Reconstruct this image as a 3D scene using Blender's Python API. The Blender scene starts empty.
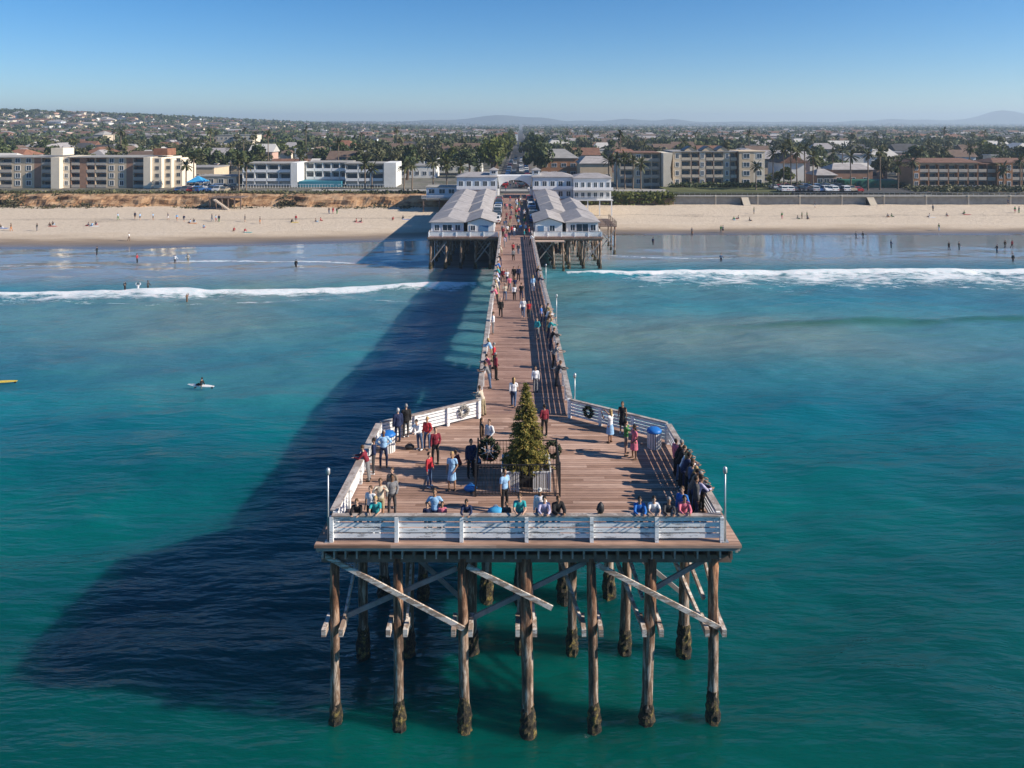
import bpy, bmesh, math, random
import numpy as np
from mathutils import Vector, Matrix, noise as mnoise
random.seed(7); RNG = np.random.default_rng(7)
PI = math.pi; R = math.radians
SC = bpy.context.scene; COL = SC.collection

# ------------------------------------------------------------------ camera
CAMZ = 25.1; HOR = 125.0; F = 760.0
cd = bpy.data.cameras.new('camera'); cam = bpy.data.objects.new('camera', cd); COL.objects.link(cam)
cam.location = (0, 0, CAMZ); cam.rotation_euler = (PI/2, 0, 0)   # level camera, frame shifted down: upright lines stay parallel, as in the photograph
cd.sensor_width = 36; cd.shift_y = -(384-HOR)/1024; cd.lens = F/1024*36; cd.clip_end = 40000; cd.clip_start = 0.1
SC.camera = cam
# ------------------------------------------------------------------ light
SUN_EL = R(30); SUN_V = Vector((0.981*math.cos(SUN_EL), -0.195*math.cos(SUN_EL), math.sin(SUN_EL)))
w = bpy.data.worlds.new('World'); SC.world = w; w.use_nodes = True
nt = w.node_tree; nt.nodes.clear()
sky = nt.nodes.new('ShaderNodeTexSky'); sky.sky_type = 'NISHITA'; sky.sun_disc = False
sky.sun_elevation = SUN_EL; sky.sun_rotation = math.atan2(0.981, -0.195)
sky.altitude = 1200; sky.air_density = 1.0; sky.dust_density = 0.1; sky.ozone_density = 6.0
hs = nt.nodes.new('ShaderNodeHueSaturation'); hs.inputs['Saturation'].default_value = 1.24; hs.inputs['Value'].default_value = 0.96
bg = nt.nodes.new('ShaderNodeBackground'); bg.inputs['Strength'].default_value = 0.08
ow = nt.nodes.new('ShaderNodeOutputWorld')
nt.links.new(sky.outputs[0], hs.inputs['Color']); nt.links.new(hs.outputs[0], bg.inputs[0]); nt.links.new(bg.outputs[0], ow.inputs[0])
ld = bpy.data.lights.new('sun', 'SUN'); ld.energy = 4.6; ld.angle = R(0.53); ld.color = (1.0, 0.90, 0.76)
lo = bpy.data.objects.new('sun', ld); COL.objects.link(lo)
lo.rotation_euler = (-SUN_V).to_track_quat('-Z', 'Y').to_euler(); lo.location = (60, -20, 80)
SC.view_settings.view_transform = 'Standard'; SC.view_settings.look = 'None'
SC.view_settings.exposure = 0.7; SC.view_settings.gamma = 1.0; SC.view_settings.use_curve_mapping = False
SC.render.engine = 'CYCLES'
cy = SC.cycles
cy.use_denoising = True; cy.max_bounces = 6; cy.diffuse_bounces = 2; cy.glossy_bounces = 3
cy.transmission_bounces = 3; cy.volume_bounces = 0; cy.transparent_max_bounces = 8; cy.caustics_reflective = False
cy.use_adaptive_sampling = True; cy.adaptive_threshold = 0.01
cy.sample_clamp_indirect = 6; cy.sample_clamp_direct = 12

# ------------------------------------------------------------------ helpers
def zdeck(Y):
    return float(np.interp(Y, [0, 56, 66, 86, 132.5, 500], [8.0, 8.0, 7.85, 6.65, 5.6, 5.6]))
def at(x, y, z=None, up=0.0):
    """a picture position of the photograph turned into the point where that sight line meets height z (the pier deck when z is None)"""
    zz = 8.0+up if z is None else z
    for _ in range(30):
        Y = F*(CAMZ-zz)/(y-HOR)
        if z is None: zz = zz*.3+.7*(zdeck(Y)+up)
        else: break
    return Vector(((x-512)/F*Y, Y, zz-(up if z is None else 0)))
EOFF = 21.0
def Xat(x, Y, z=8.0): return (x-512)/F*(Y-EOFF)      # used by the town, which is laid out 21 m farther off and then moved into place
def tops(): return [o for o in COL.objects if o.parent is None]
def settle(before, f):
    """moves everything built since into its final place"""
    for o in tops():
        if o.name not in before: f(o)
class MB:
    def __init__(s): s.v = []; s.f = []; s.m = []
    def quad(s, a, b, c, d, m=0):
        n = len(s.v); s.v += [tuple(a), tuple(b), tuple(c), tuple(d)]; s.f.append((n, n+1, n+2, n+3)); s.m.append(m)
    def poly(s, pts, m=0):
        n = len(s.v); s.v += [tuple(p) for p in pts]; s.f.append(tuple(range(n, n+len(pts)))); s.m.append(m)
    def box(s, x0, x1, y0, y1, z0, z1, m=0):
        n = len(s.v)
        s.v += [(x0,y0,z0),(x1,y0,z0),(x1,y1,z0),(x0,y1,z0),(x0,y0,z1),(x1,y0,z1),(x1,y1,z1),(x0,y1,z1)]
        for q in ((0,3,2,1),(4,5,6,7),(0,1,5,4),(1,2,6,5),(2,3,7,6),(3,0,4,7)): s.f.append(tuple(n+i for i in q)); s.m.append(m)
        return s
    def beam(s, p, q, wd, ht, up=(0,0,1), m=0):
        p, q = Vector(p), Vector(q); d = (q-p).normalized(); u = Vector(up)
        sd = d.cross(u)
        if sd.length < 1e-4: sd = d.cross(Vector((0,1,0)))
        sd.normalize(); u = sd.cross(d).normalized()
        n = len(s.v)
        for c in (p, q):
            for a, b in ((-1,-1),(1,-1),(1,1),(-1,1)): s.v.append(tuple(c+sd*a*wd/2+u*b*ht/2))
        for f in ((0,1,2,3),(7,6,5,4),(0,4,5,1),(1,5,6,2),(2,6,7,3),(3,7,4,0)): s.f.append(tuple(n+i for i in f)); s.m.append(m)
        return s
    def tube(s, pts, rads, n=10, m=0, cap=True, jit=0.0):
        pts = [Vector(p) for p in pts]; base = len(s.v)
        for i, p in enumerate(pts):
            d = (pts[min(i+1, len(pts)-1)]-pts[max(i-1, 0)]).normalized()
            a = d.cross(Vector((0,0,1)));
            if a.length < 0.05: a = d.cross(Vector((0,1,0)))
            a.normalize(); b = d.cross(a)
            for k in range(n):
                t = 2*PI*k/n; r = rads[i]*(1+random.uniform(-jit, jit))
                s.v.append(tuple(p+a*math.cos(t)*r+b*math.sin(t)*r))
        for i in range(len(pts)-1):
            for k in range(n):
                k2 = (k+1) % n
                s.f.append((base+i*n+k, base+i*n+k2, base+(i+1)*n+k2, base+(i+1)*n+k)); s.m.append(m)
        if cap:
            s.f.append(tuple(base+k for k in range(n))[::-1]); s.m.append(m)
            s.f.append(tuple(base+(len(pts)-1)*n+k for k in range(n))); s.m.append(m)
        return s
    def ball(s, c, r, n=8, k=5, m=0):
        c = Vector(c); r = Vector(r) if hasattr(r, '__len__') else Vector((r,r,r)); b = len(s.v)
        for i in range(k+1):
            th = PI*i/k
            for j in range(n):
                ph = 2*PI*j/n; rr = max(math.sin(th), 0.02)
                s.v.append((c.x+r.x*rr*math.cos(ph), c.y+r.y*rr*math.sin(ph), c.z-r.z*math.cos(th)))
        for i in range(k):
            for j in range(n):
                j2 = (j+1) % n; s.f.append((b+i*n+j, b+i*n+j2, b+(i+1)*n+j2, b+(i+1)*n+j)); s.m.append(m)
        s.f.append(tuple(b+j for j in range(n))[::-1]); s.m.append(m)
        s.f.append(tuple(b+k*n+j for j in range(n))); s.m.append(m)
        return s
    def mesh(s, name, mats, off=(0,0,0), smooth=False):
        me = bpy.data.meshes.new(name)
        o = Vector(off)
        me.from_pydata([(a-o.x, b-o.y, c-o.z) for a, b, c in s.v], [], s.f)
        for mt in (mats if isinstance(mats, (list, tuple)) else [mats]): me.materials.append(mt)
        if any(s.m): me.polygons.foreach_set('material_index', s.m)
        if smooth: me.polygons.foreach_set('use_smooth', [True]*len(s.f))
        me.update(); return me
    def build(s, name, mats, parent=None, smooth=False, local=False, loc=None):
        off = (0,0,0)
        if parent is not None and not local:
            off = WORLD[parent.name]
        if loc is not None: off = loc
        o = bpy.data.objects.new(name, s.mesh(name, mats, off, smooth)); COL.objects.link(o)
        if parent is not None:
            o.parent = parent; WORLD[o.name] = WORLD[parent.name]
        elif loc is not None: o.location = loc; WORLD[o.name] = loc
        else: WORLD[o.name] = (0,0,0)
        return o
WORLD = {}
def tag(o, label=None, cat=None, group=None, kind=None):
    if label: o['label'] = label
    if cat: o['category'] = cat
    if group: o['group'] = group
    if kind: o['kind'] = kind
    return o
def empty(name, loc=(0,0,0), rz=0.0):
    o = bpy.data.objects.new(name, None); COL.objects.link(o); o.location = loc; o.rotation_euler = (0,0,rz)
    o.empty_display_size = 0.3
    WORLD[o.name] = tuple(loc); return o
def place(me, name, parent=None, loc=(0,0,0), mats=None, rz=0, scale=None):
    o = bpy.data.objects.new(name, me); COL.objects.link(o); o.location = loc; o.rotation_euler = (0,0,rz)
    if scale: o.scale = scale if hasattr(scale, '__len__') else (scale,)*3
    if parent: o.parent = parent
    WORLD[o.name] = tuple(loc)
    if mats:
        for i, mt in enumerate(mats):
            o.material_slots[i].link = 'OBJECT'; o.material_slots[i].material = mt
    return o

# ------------------------------------------------------------------ materials
def newmat(name):
    m = bpy.data.materials.new(name); m.use_nodes = True
    return m, m.node_tree, m.node_tree.nodes['Principled BSDF']
def N(t, kind, **kw):
    n = t.nodes.new(kind)
    for k, v in kw.items():
        if k in n.inputs: n.inputs[k].default_value = v
        else: setattr(n, k, v)
    return n
def ramp(t, fac, stops):
    r = t.nodes.new('ShaderNodeValToRGB'); e = r.color_ramp.elements
    while len(e) < len(stops): e.new(0.5)
    for i, (p, c) in enumerate(stops): e[i].position = p; e[i].color = (*c, 1) if len(c) == 3 else c
    if fac is not None: t.links.new(fac, r.inputs[0])
    return r
def mixc(t, fac, a, b, mode='MIX'):
    m = t.nodes.new('ShaderNodeMix'); m.data_type = 'RGBA'; m.blend_type = mode
    for sock, v in ((m.inputs[0], fac), (m.inputs[6], a), (m.inputs[7], b)):
        if hasattr(v, 'is_output') or hasattr(v, 'links'): t.links.new(v, sock)
        elif isinstance(v, (tuple, list)): sock.default_value = (*v, 1)
        else: sock.default_value = v
    return m.outputs[2]
def mth(t, op, a, b=None, clamp=False):
    m = t.nodes.new('ShaderNodeMath'); m.operation = op; m.use_clamp = clamp
    for i, v in enumerate((a, b)):
        if v is None: continue
        if hasattr(v, 'links'): t.links.new(v, m.inputs[i])
        else: m.inputs[i].default_value = v
    return m.outputs[0]
_mc = {}
def M(name, col, rough=0.75, var=0.25, scale=1.5, bump=0.0, col2=None, stretch=(1,1,1), metal=0.0, spec=0.3):
    if name in _mc: return _mc[name]
    m, t, p = newmat(name)
    p.inputs['Roughness'].default_value = rough; p.inputs['Metallic'].default_value = metal
    p.inputs['Specular IOR Level'].default_value = spec
    g = N(t, 'ShaderNodeNewGeometry'); mp = N(t, 'ShaderNodeMapping'); mp.inputs['Scale'].default_value = stretch
    t.links.new(g.outputs['Position'], mp.inputs[0])
    nz = N(t, 'ShaderNodeTexNoise', Scale=scale, Detail=5.0, Roughness=0.65); t.links.new(mp.outputs[0], nz.inputs['Vector'])
    lo_ = tuple(c*(1-var) for c in col) if col2 is None else col2
    hi_ = tuple(min(0.9, c*(1+var*0.6)) for c in col)
    r = ramp(t, nz.outputs[0], [(0.32, lo_), (0.68, hi_)])
    t.links.new(r.outputs[0], p.inputs['Base Color'])
    if bump:
        b = N(t, 'ShaderNodeBump', Strength=min(bump, 1.0), Distance=0.05); t.links.new(nz.outputs[0], b.inputs['Height']); t.links.new(b.outputs[0], p.inputs['Normal'])
    _mc[name] = m; return m

def plank_mat(name, c1, c2, c3, w_, axis=1):
    m, t, p = newmat(name); p.inputs['Roughness'].default_value = 0.85; p.inputs['Specular IOR Level'].default_value = 0.2
    g = N(t, 'ShaderNodeNewGeometry'); sp = N(t, 'ShaderNodeSeparateXYZ'); t.links.new(g.outputs['Position'], sp.inputs[0])
    A, B = sp.outputs[axis], sp.outputs[1-axis]
    q = mth(t, 'DIVIDE', A, w_); fl = mth(t, 'FLOOR', q); fr = mth(t, 'FRACT', q)
    # butt joints: each row of boards is cut every 4 m, offset per row
    wn0 = N(t, 'ShaderNodeTexWhiteNoise', noise_dimensions='1D'); t.links.new(fl, wn0.inputs['W'])
    bq = mth(t, 'FLOOR', mth(t, 'ADD', mth(t, 'DIVIDE', B, 4.3), mth(t, 'MULTIPLY', wn0.outputs[0], 7.0)))
    cmb = N(t, 'ShaderNodeCombineXYZ'); t.links.new(fl, cmb.inputs[0]); t.links.new(bq, cmb.inputs[1])
    wn = N(t, 'ShaderNodeTexWhiteNoise', noise_dimensions='2D'); t.links.new(cmb.outputs[0], wn.inputs['Vector'])
    r = ramp(t, wn.outputs[0], [(0.0, c1), (0.5, c2), (1.0, c3)])
    nz = N(t, 'ShaderNodeTexNoise', Scale=0.22, Detail=6.0, Roughness=0.6); t.links.new(g.outputs['Position'], nz.inputs['Vector'])
    r2 = ramp(t, nz.outputs[0], [(0.3, (0.72, 0.7, 0.7)), (0.7, (1.15, 1.12, 1.08))])
    c = mixc(t, 1.0, r.outputs[0], r2.outputs[0], 'MULTIPLY')
    mp = N(t, 'ShaderNodeMapping'); mp.inputs['Scale'].default_value = (1.2, 9, 9) if axis == 1 else (9, 1.2, 9); t.links.new(g.outputs['Position'], mp.inputs[0])
    n2 = N(t, 'ShaderNodeTexNoise', Scale=1.5, Detail=4.0); t.links.new(mp.outputs[0], n2.inputs['Vector'])
    r3 = ramp(t, n2.outputs[0], [(0.3, (0.75, 0.75, 0.75)), (0.7, (1.1, 1.1, 1.1))]); c = mixc(t, 1.0, c, r3.outputs[0], 'MULTIPLY')
    gap = mth(t, 'LESS_THAN', fr, 0.09); c = mixc(t, gap, c, (0.04, 0.03, 0.025))
    t.links.new(c, p.inputs['Base Color'])
    b = N(t, 'ShaderNodeBump', Strength=0.5, Distance=0.02); t.links.new(mth(t, 'SUBTRACT', 1.0, gap), b.inputs['Height']); t.links.new(b.outputs[0], p.inputs['Normal'])
    return m
m_deck = plank_mat('deck_planks', (0.29,0.18,0.135), (0.42,0.275,0.215), (0.55,0.385,0.31), 0.24)
m_deck_red = plank_mat('walkway_planks', (0.27,0.165,0.135), (0.36,0.23,0.19), (0.43,0.29,0.245), 0.24)

def worn_paint(name, paint, under, amt=0.5, scale=2.5):
    m, t, p = newmat(name); p.inputs['Roughness'].default_value = 0.6
    g = N(t, 'ShaderNodeNewGeometry'); mp = N(t, 'ShaderNodeMapping'); mp.inputs['Scale'].default_value = (0.7, 0.7, 3); t.links.new(g.outputs['Position'], mp.inputs[0])
    n1 = N(t, 'ShaderNodeTexNoise', Scale=scale, Detail=8.0, Roughness=0.75); t.links.new(mp.outputs[0], n1.inputs['Vector'])
    r = ramp(t, n1.outputs[0], [(amt-0.03, (1,1,1)), (amt+0.05, (0,0,0))])
    c = mixc(t, r.outputs[0], paint, under); t.links.new(c, p.inputs['Base Color'])
    return m
m_rail = worn_paint('rail_paint', (0.87,0.87,0.87), (0.36,0.36,0.37), 0.42)
m_railtop = worn_paint('rail_cap', (0.45,0.40,0.36), (0.27,0.22,0.19), 0.5)
m_brace = worn_paint('brace_paint', (0.64,0.58,0.53), (0.30,0.22,0.17), 0.5)
m_fascia = M('fascia_wood', (0.42,0.36,0.31), 0.85, 0.4, 3.0, 0.3, stretch=(0.4,1,3))
m_joist = M('joist_wood', (0.20,0.14,0.11), 0.9, 0.4, 2.0)
m_joistend = M('joist_end', (0.42,0.33,0.28), 0.9, 0.4, 4.0)

def pile_mat():
    m, t, p = newmat('pile_wood'); p.inputs['Roughness'].default_value = 0.8
    g = N(t, 'ShaderNodeNewGeometry'); sp = N(t, 'ShaderNodeSeparateXYZ'); t.links.new(g.outputs['Position'], sp.inputs[0])
    mp = N(t, 'ShaderNodeMapping'); mp.inputs['Scale'].default_value = (3.2, 3.2, 0.5); t.links.new(g.outputs['Position'], mp.inputs[0])
    n1 = N(t, 'ShaderNodeTexNoise', Scale=1.6, Detail=7.0, Roughness=0.7); t.links.new(mp.outputs[0], n1.inputs['Vector'])
    top = ramp(t, n1.outputs[0], [(0.35, (0.02,0.011,0.008)), (0.50, (0.17,0.065,0.028)), (0.64, (0.46,0.23,0.11))])
    low = ramp(t, n1.outputs[0], [(0.36, (0.03,0.022,0.018)), (0.50, (0.16,0.10,0.065)), (0.62, (0.45,0.38,0.32))])
    f = mth(t, 'DIVIDE', mth(t, 'SUBTRACT', sp.outputs[2], 2.5), 4.5, True)
    c = mixc(t, f, low.outputs[0], top.outputs[0]); t.links.new(c, p.inputs['Base Color'])
    b = N(t, 'ShaderNodeBump', Strength=0.7, Distance=0.04); t.links.new(n1.outputs[0], b.inputs['Height']); t.links.new(b.outputs[0], p.inputs['Normal'])
    return m
m_pile = pile_mat()
def mussel_mat():
    m, t, p = newmat('mussel_crust'); p.inputs['Roughness'].default_value = 0.7
    g = N(t, 'ShaderNodeNewGeometry'); n1 = N(t, 'ShaderNodeTexNoise', Scale=2.6, Detail=8.0, Roughness=0.8); t.links.new(g.outputs['Position'], n1.inputs['Vector'])
    r = ramp(t, n1.outputs[0], [(0.46, (0.010,0.009,0.007)), (0.54, (0.055,0.042,0.020)), (0.62, (0.24,0.18,0.045))]); t.links.new(r.outputs[0], p.inputs['Base Color'])
    b = N(t, 'ShaderNodeBump', Strength=1.0, Distance=0.12); t.links.new(n1.outputs[0], b.inputs['Height']); t.links.new(b.outputs[0], p.inputs['Normal']); return m
m_mussel = mussel_mat()
m_steel = M('galvanised_steel', (0.5,0.52,0.53), 0.4, 0.15, 2.0, metal=0.6)
m_white = M('white_paint', (0.78,0.77,0.75), 0.55, 0.08, 0.5)
m_shingle = M('grey_shingle', (0.34,0.32,0.32), 0.85, 0.22, 0.5, 0.3, stretch=(1,1,4))
m_shingle2 = M('brown_grey_shingle', (0.37,0.345,0.335), 0.85, 0.25, 0.5, 0.3, stretch=(1,1,4))
m_bluew = M('pale_blue_wall', (0.62,0.67,0.72), 0.7, 0.08, 0.5)
m_glass, _t, _p = newmat('window_glass'); _p.inputs['Base Color'].default_value = (0.03,0.05,0.07,1); _p.inputs['Roughness'].default_value = 0.08
m_iron = M('black_iron', (0.03,0.03,0.033), 0.5, 0.1)
m_asphalt = M('asphalt', (0.07,0.07,0.072), 0.9, 0.3, 0.5)
m_conc = M('concrete', (0.36,0.34,0.31), 0.85, 0.25, 0.6)
# ================================================================== WATER
def grow(a, b, step, far, g=1.2):
    xs = list(np.arange(a, b+1e-6, step)); s = step
    lo_, hi_ = [], []; x = a; 
    while x > -far: s *= g; x -= s; lo_.append(x)
    x = b; s = step
    while x < far: s *= g; x += s; hi_.append(x)
    return np.array(lo_[::-1]+xs+hi_)
def grid_mesh(name, xs, ys, Z, mats, attrs=None, smooth=True):
    nx, ny = len(xs), len(ys); X, Y = np.meshgrid(xs, ys)
    co = np.stack([X, Y, Z], -1).reshape(-1, 3).astype(np.float32)
    i = np.arange((ny-1)*(nx-1)); r, c = i//(nx-1), i % (nx-1); a = r*nx+c
    idx = np.stack([a, a+1, a+nx+1, a+nx], -1).reshape(-1).astype(np.int32)
    me = bpy.data.meshes.new(name); me.vertices.add(len(co)); me.vertices.foreach_set('co', co.ravel())
    me.loops.add(len(idx)); me.loops.foreach_set('vertex_index', idx)
    nf = len(idx)//4; me.polygons.add(nf); me.polygons.foreach_set('loop_start', (np.arange(nf)*4).astype(np.int32))
    if smooth: me.polygons.foreach_set('use_smooth', np.ones(nf, bool))
    for mt in (mats if isinstance(mats, list) else [mats]): me.materials.append(mt)
    for k, v in (attrs or {}).items():
        at_ = me.attributes.new(k, 'FLOAT', 'POINT'); at_.data.foreach_set('value', v.reshape(-1).astype(np.float32))
    me.update(calc_edges=True); me.validate()
    o = bpy.data.objects.new(name, me); COL.objects.link(o); WORLD[name] = (0,0,0); return o
def sstep(a, b, x):
    t = np.clip((x-a)/(b-a), 0, 1); return t*t*(3-2*t)
def vnoise(X, Y, s, seed=0, oct_=4):
    """value noise on a lattice, numpy"""
    out = np.zeros_like(X, dtype=float); amp = 1.0; tot = 0
    for o_ in range(oct_):
        x, y = X/s*2**o_+17.3*seed, Y/s*2**o_+9.1*seed
        xi, yi = np.floor(x), np.floor(y); fx, fy = x-xi, y-yi; fx, fy = fx*fx*(3-2*fx), fy*fy*(3-2*fy)
        def h(a, b):
            v = np.sin(a*127.1+b*311.7+seed*74.7+o_*13.7)*43758.5453; return v-np.floor(v)
        out += amp*((h(xi,yi)*(1-fx)+h(xi+1,yi)*fx)*(1-fy)+(h(xi,yi+1)*(1-fx)+h(xi+1,yi+1)*fx)*fy)
        tot += amp; amp *= 0.5
    return out/tot

def brk_line(X):       # where the main breaker's leading edge stands
    k = sstep(-6, 10, X); return (129.8+0.09*X)*(1-k) + (138.9+0.05*X)*k + 0.9*np.sin(X/23.0) + 1.6*(vnoise(X, X*0, 18, 3)-0.5)
xs = grow(-150, 165, 0.7, 8300); ys = np.concatenate([grow(2, 202, 0.5, 3500)])
ys = ys[ys <= 202.01]
X, Y = np.meshgrid(xs, ys)
amp = sstep(181, 120, Y)*0.9+0.02
Zw = np.zeros_like(X); rg = np.random.default_rng(3)
fade = sstep(500, 200, np.abs(X))*sstep(-300, -60, Y)
for lam, a_, n_ in ((26, .15, 3), (13, .10, 5), (7, .065, 7), (4, .036, 8), (2.4, .018, 8)):
    for k in range(n_):
        th = rg.normal(PI/2+0.12, 0.38); ph = rg.uniform(0, 2*PI); L = lam*rg.uniform(.75, 1.3)
        Zw += a_/math.sqrt(n_)*1.3*np.sin(2*PI*(X*math.cos(th)+Y*math.sin(th))/L+ph)
Zw *= amp*fade
bl = brk_line(X); d = bl-Y
# swell about to break, seaward of the foam
sw = 94.5+0.17*X+1.6*np.sin(X/19.0+1)+2*(vnoise(X, X*0, 30, 8)-.5)
Zw += 0.62*np.exp(-((Y-sw)/1.6)**2)*sstep(18, 45, X)*fade + 0.25*np.exp(-((Y-(96+0.05*X+3*np.sin(X/25)))/2.2)**2)*fade*sstep(-20,-60,X)
Zw += 0.5*np.exp(-((d-.8)/1.0)**2)*fade + 0.15*sstep(13, 2, d)*sstep(-1, 1, d)*vnoise(X, Y, 1.6, 4, 3)*fade
# foam coverage
wid = np.where(X < 5, 7.5, 12)+3*np.sin(X/17.0)+7*sstep(10, 60, X)*(1+0.3*np.sin(X/41)) + 7*sstep(90, 140, X)
near = np.abs(X-0.7) < 16
foam = sstep(-0.5, 0.5, d)*(1-sstep(0.25, 1.5, d/wid))*(0.44+0.68*vnoise(X, Y, 5, 14, 4))
foam *= np.where(X < 5, sstep(3, -12, X), 0.35+0.65*sstep(10, 30, X))
foam = np.clip(foam*1.0+np.exp(-((d-0.7)/0.9)**2)*0.75*fade*(np.abs(X-2) > 8), 0, 1)
def thin(center, width, x0, x1, a_):
    return a_*np.exp(-((Y-center)/width)**2)*sstep(x0-6, x0+6, X)*sstep(x1+10, x1-10, X)
foam = np.maximum(foam, thin(bl-11+1.5*np.sin(X/6.5)+2*vnoise(X, X*0, 9, 16), .9, -150, -10, .62)); foam = np.maximum(foam, thin(bl-16+1.5*np.sin(X/7.5)+3*vnoise(X, X*0, 8, 17), 1.1, 45, 170, .6))
foam = np.maximum(foam, thin(149+1.2*np.sin(X/9)+.02*X, 0.9, -150, -75, .75))
foam = np.maximum(foam, thin(153+2*np.sin(X/14)+.05*(X+50), 1.0, -72, -18, .85))
foam = np.maximum(foam, thin(160-0.11*(X-20)+1.5*np.sin(X/8), 0.8, 14, 52, .8))
foam = np.maximum(foam, thin(166+0*X, 0.5, -60, -20, .35))
turb = np.clip(sstep(62, 104, Y)*(0.5+1.1*(vnoise(X, Y*1.6, 42, 5, 3)-.38)*1.8), 0, 1)
turb = np.clip(turb*np.clip(0.4+np.exp(-((X-18)/32)**2)+0.9*np.exp(-((X+25)/26)**2), 0, 1)*1.0 + sstep(-2, 20, d)*sstep(30, 12, d)*0.30, 0, 1)
turb = np.maximum(turb, sstep(0, 22, Y-bl)*0.85)
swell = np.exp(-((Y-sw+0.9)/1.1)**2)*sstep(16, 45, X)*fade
shore = sstep(20, 135, Y)
# thin lace of foam where the piles of the head break the surface
for px_ in (-7.34,-4.70,-2.04,.58,3.3,5.75,8.3):
    for Yp in (31.68, 36.0, 40.3):
        foam = np.maximum(foam, .62*np.exp(-(((X-(px_-.25)/.9104)/.75)**2+((Y-(Yp-7.66)/.8618)/.55)**2)))
# the water turns a little up the beach at its very edge
def water_mat():
    m, t, p = newmat('sea_water')
    g = N(t, 'ShaderNodeNewGeometry'); pos = g.outputs['Position']
    def A(n): return N(t, 'ShaderNodeAttribute', attribute_name=n).outputs['Fac']
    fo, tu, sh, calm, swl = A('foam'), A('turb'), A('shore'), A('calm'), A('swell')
    big = N(t, 'ShaderNodeTexNoise', Scale=0.035, Detail=4.0); mp = N(t, 'ShaderNodeMapping'); mp.inputs['Scale'].default_value = (0.6, 1.6, 1); t.links.new(pos, mp.inputs[0]); t.links.new(mp.outputs[0], big.inputs['Vector'])
    deep = ramp(t, sh, [(0.0, (0.0,0.066,0.058)), (0.18, (0.0,0.102,0.112)), (0.5, (0.0,0.150,0.205)), (1.0, (0.01,0.185,0.26))])
    v = ramp(t, big.outputs[0], [(0.36, (0.72,0.76,0.84)), (0.64, (1.28,1.24,1.12))])
    c = mixc(t, 1.0, deep.outputs[0], v.outputs[0], 'MULTIPLY')
    c = mixc(t, tu, c, (0.125,0.215,0.215)); c = mixc(t, mth(t, 'MULTIPLY', swl, 0.75), c, (0.02,0.10,0.07))  # swell: green of light through the wave face, put into the water colour
    c = mixc(t, mth(t, 'MULTIPLY', calm, 0.8), c, (0.25,0.265,0.285))
    # foam broken up by noise
    n1 = N(t, 'ShaderNodeTexNoise', Scale=0.9, Detail=8.0, Roughness=0.72); mp2 = N(t, 'ShaderNodeMapping'); mp2.inputs['Scale'].default_value = (0.55, 1.0, 1); t.links.new(pos, mp2.inputs[0]); t.links.new(mp2.outputs[0], n1.inputs['Vector'])
    thr = mth(t, 'SUBTRACT', 0.84, mth(t, 'MULTIPLY', fo, 0.58))
    fm = mth(t, 'MULTIPLY', mth(t, 'SUBTRACT', n1.outputs[0], thr), 6.0, True)
    fm = mth(t, 'MULTIPLY', fm, mth(t, 'GREATER_THAN', fo, 0.02))
    c = mixc(t, fm, c, (0.66,0.70,0.72)); t.links.new(c, p.inputs['Base Color'])
    p.inputs['IOR'].default_value = 1.333
    p.subsurface_method = 'BURLEY'; p.inputs['Subsurface Weight'].default_value = 1.0; p.inputs['Subsurface Radius'].default_value = (0.3,1.0,1.0); p.inputs['Subsurface Scale'].default_value = 2.4
    ro = mth(t, 'ADD', mth(t, 'MULTIPLY', fm, 0.6), mth(t, 'ADD', 0.06, mth(t, 'MULTIPLY', mth(t, 'SUBTRACT', 1.0, calm), 0.14)))
    t.links.new(ro, p.inputs['Roughness'])
    # ripples at three sizes, crests lying roughly along the shore
    h = None
    for sc_, am, st in ((0.25, 1.6, (0.45,1.5,1)), (0.8, 0.62, (0.45,1.6,1)), (2.4, 0.15, (0.6,1.5,1))):
        mm = N(t, 'ShaderNodeMapping'); mm.inputs['Scale'].default_value = st; mm.inputs['Rotation'].default_value = (0,0,R(8*sc_)); t.links.new(pos, mm.inputs[0])
        nn = N(t, 'ShaderNodeTexNoise', Scale=sc_, Detail=3.0, Roughness=0.55); t.links.new(mm.outputs[0], nn.inputs['Vector'])
        x = mth(t, 'MULTIPLY', nn.outputs[0], am); h = x if h is None else mth(t, 'ADD', h, x)
    b = N(t, 'ShaderNodeBump', Distance=0.7); t.links.new(h, b.inputs['Height'])
    gust = N(t, 'ShaderNodeTexNoise', Scale=0.045, Detail=3.0); t.links.new(mp.outputs[0], gust.inputs['Vector']); gs_ = ramp(t, gust.outputs[0], [(0.38, (.6,)*3), (0.62, (1.0,)*3)])
    t.links.new(mth(t, 'MULTIPLY', gs_.outputs[0], mth(t, 'SUBTRACT', 0.9, mth(t, 'MULTIPLY', calm, 0.86))), b.inputs['Strength']); t.links.new(b.outputs[0], p.inputs['Normal'])
    return m
calm = sstep(0, 16, Y-bl-1.5)
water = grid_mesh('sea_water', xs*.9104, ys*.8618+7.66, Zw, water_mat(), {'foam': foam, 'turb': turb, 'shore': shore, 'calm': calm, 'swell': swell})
tag(water, kind='structure')

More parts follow.
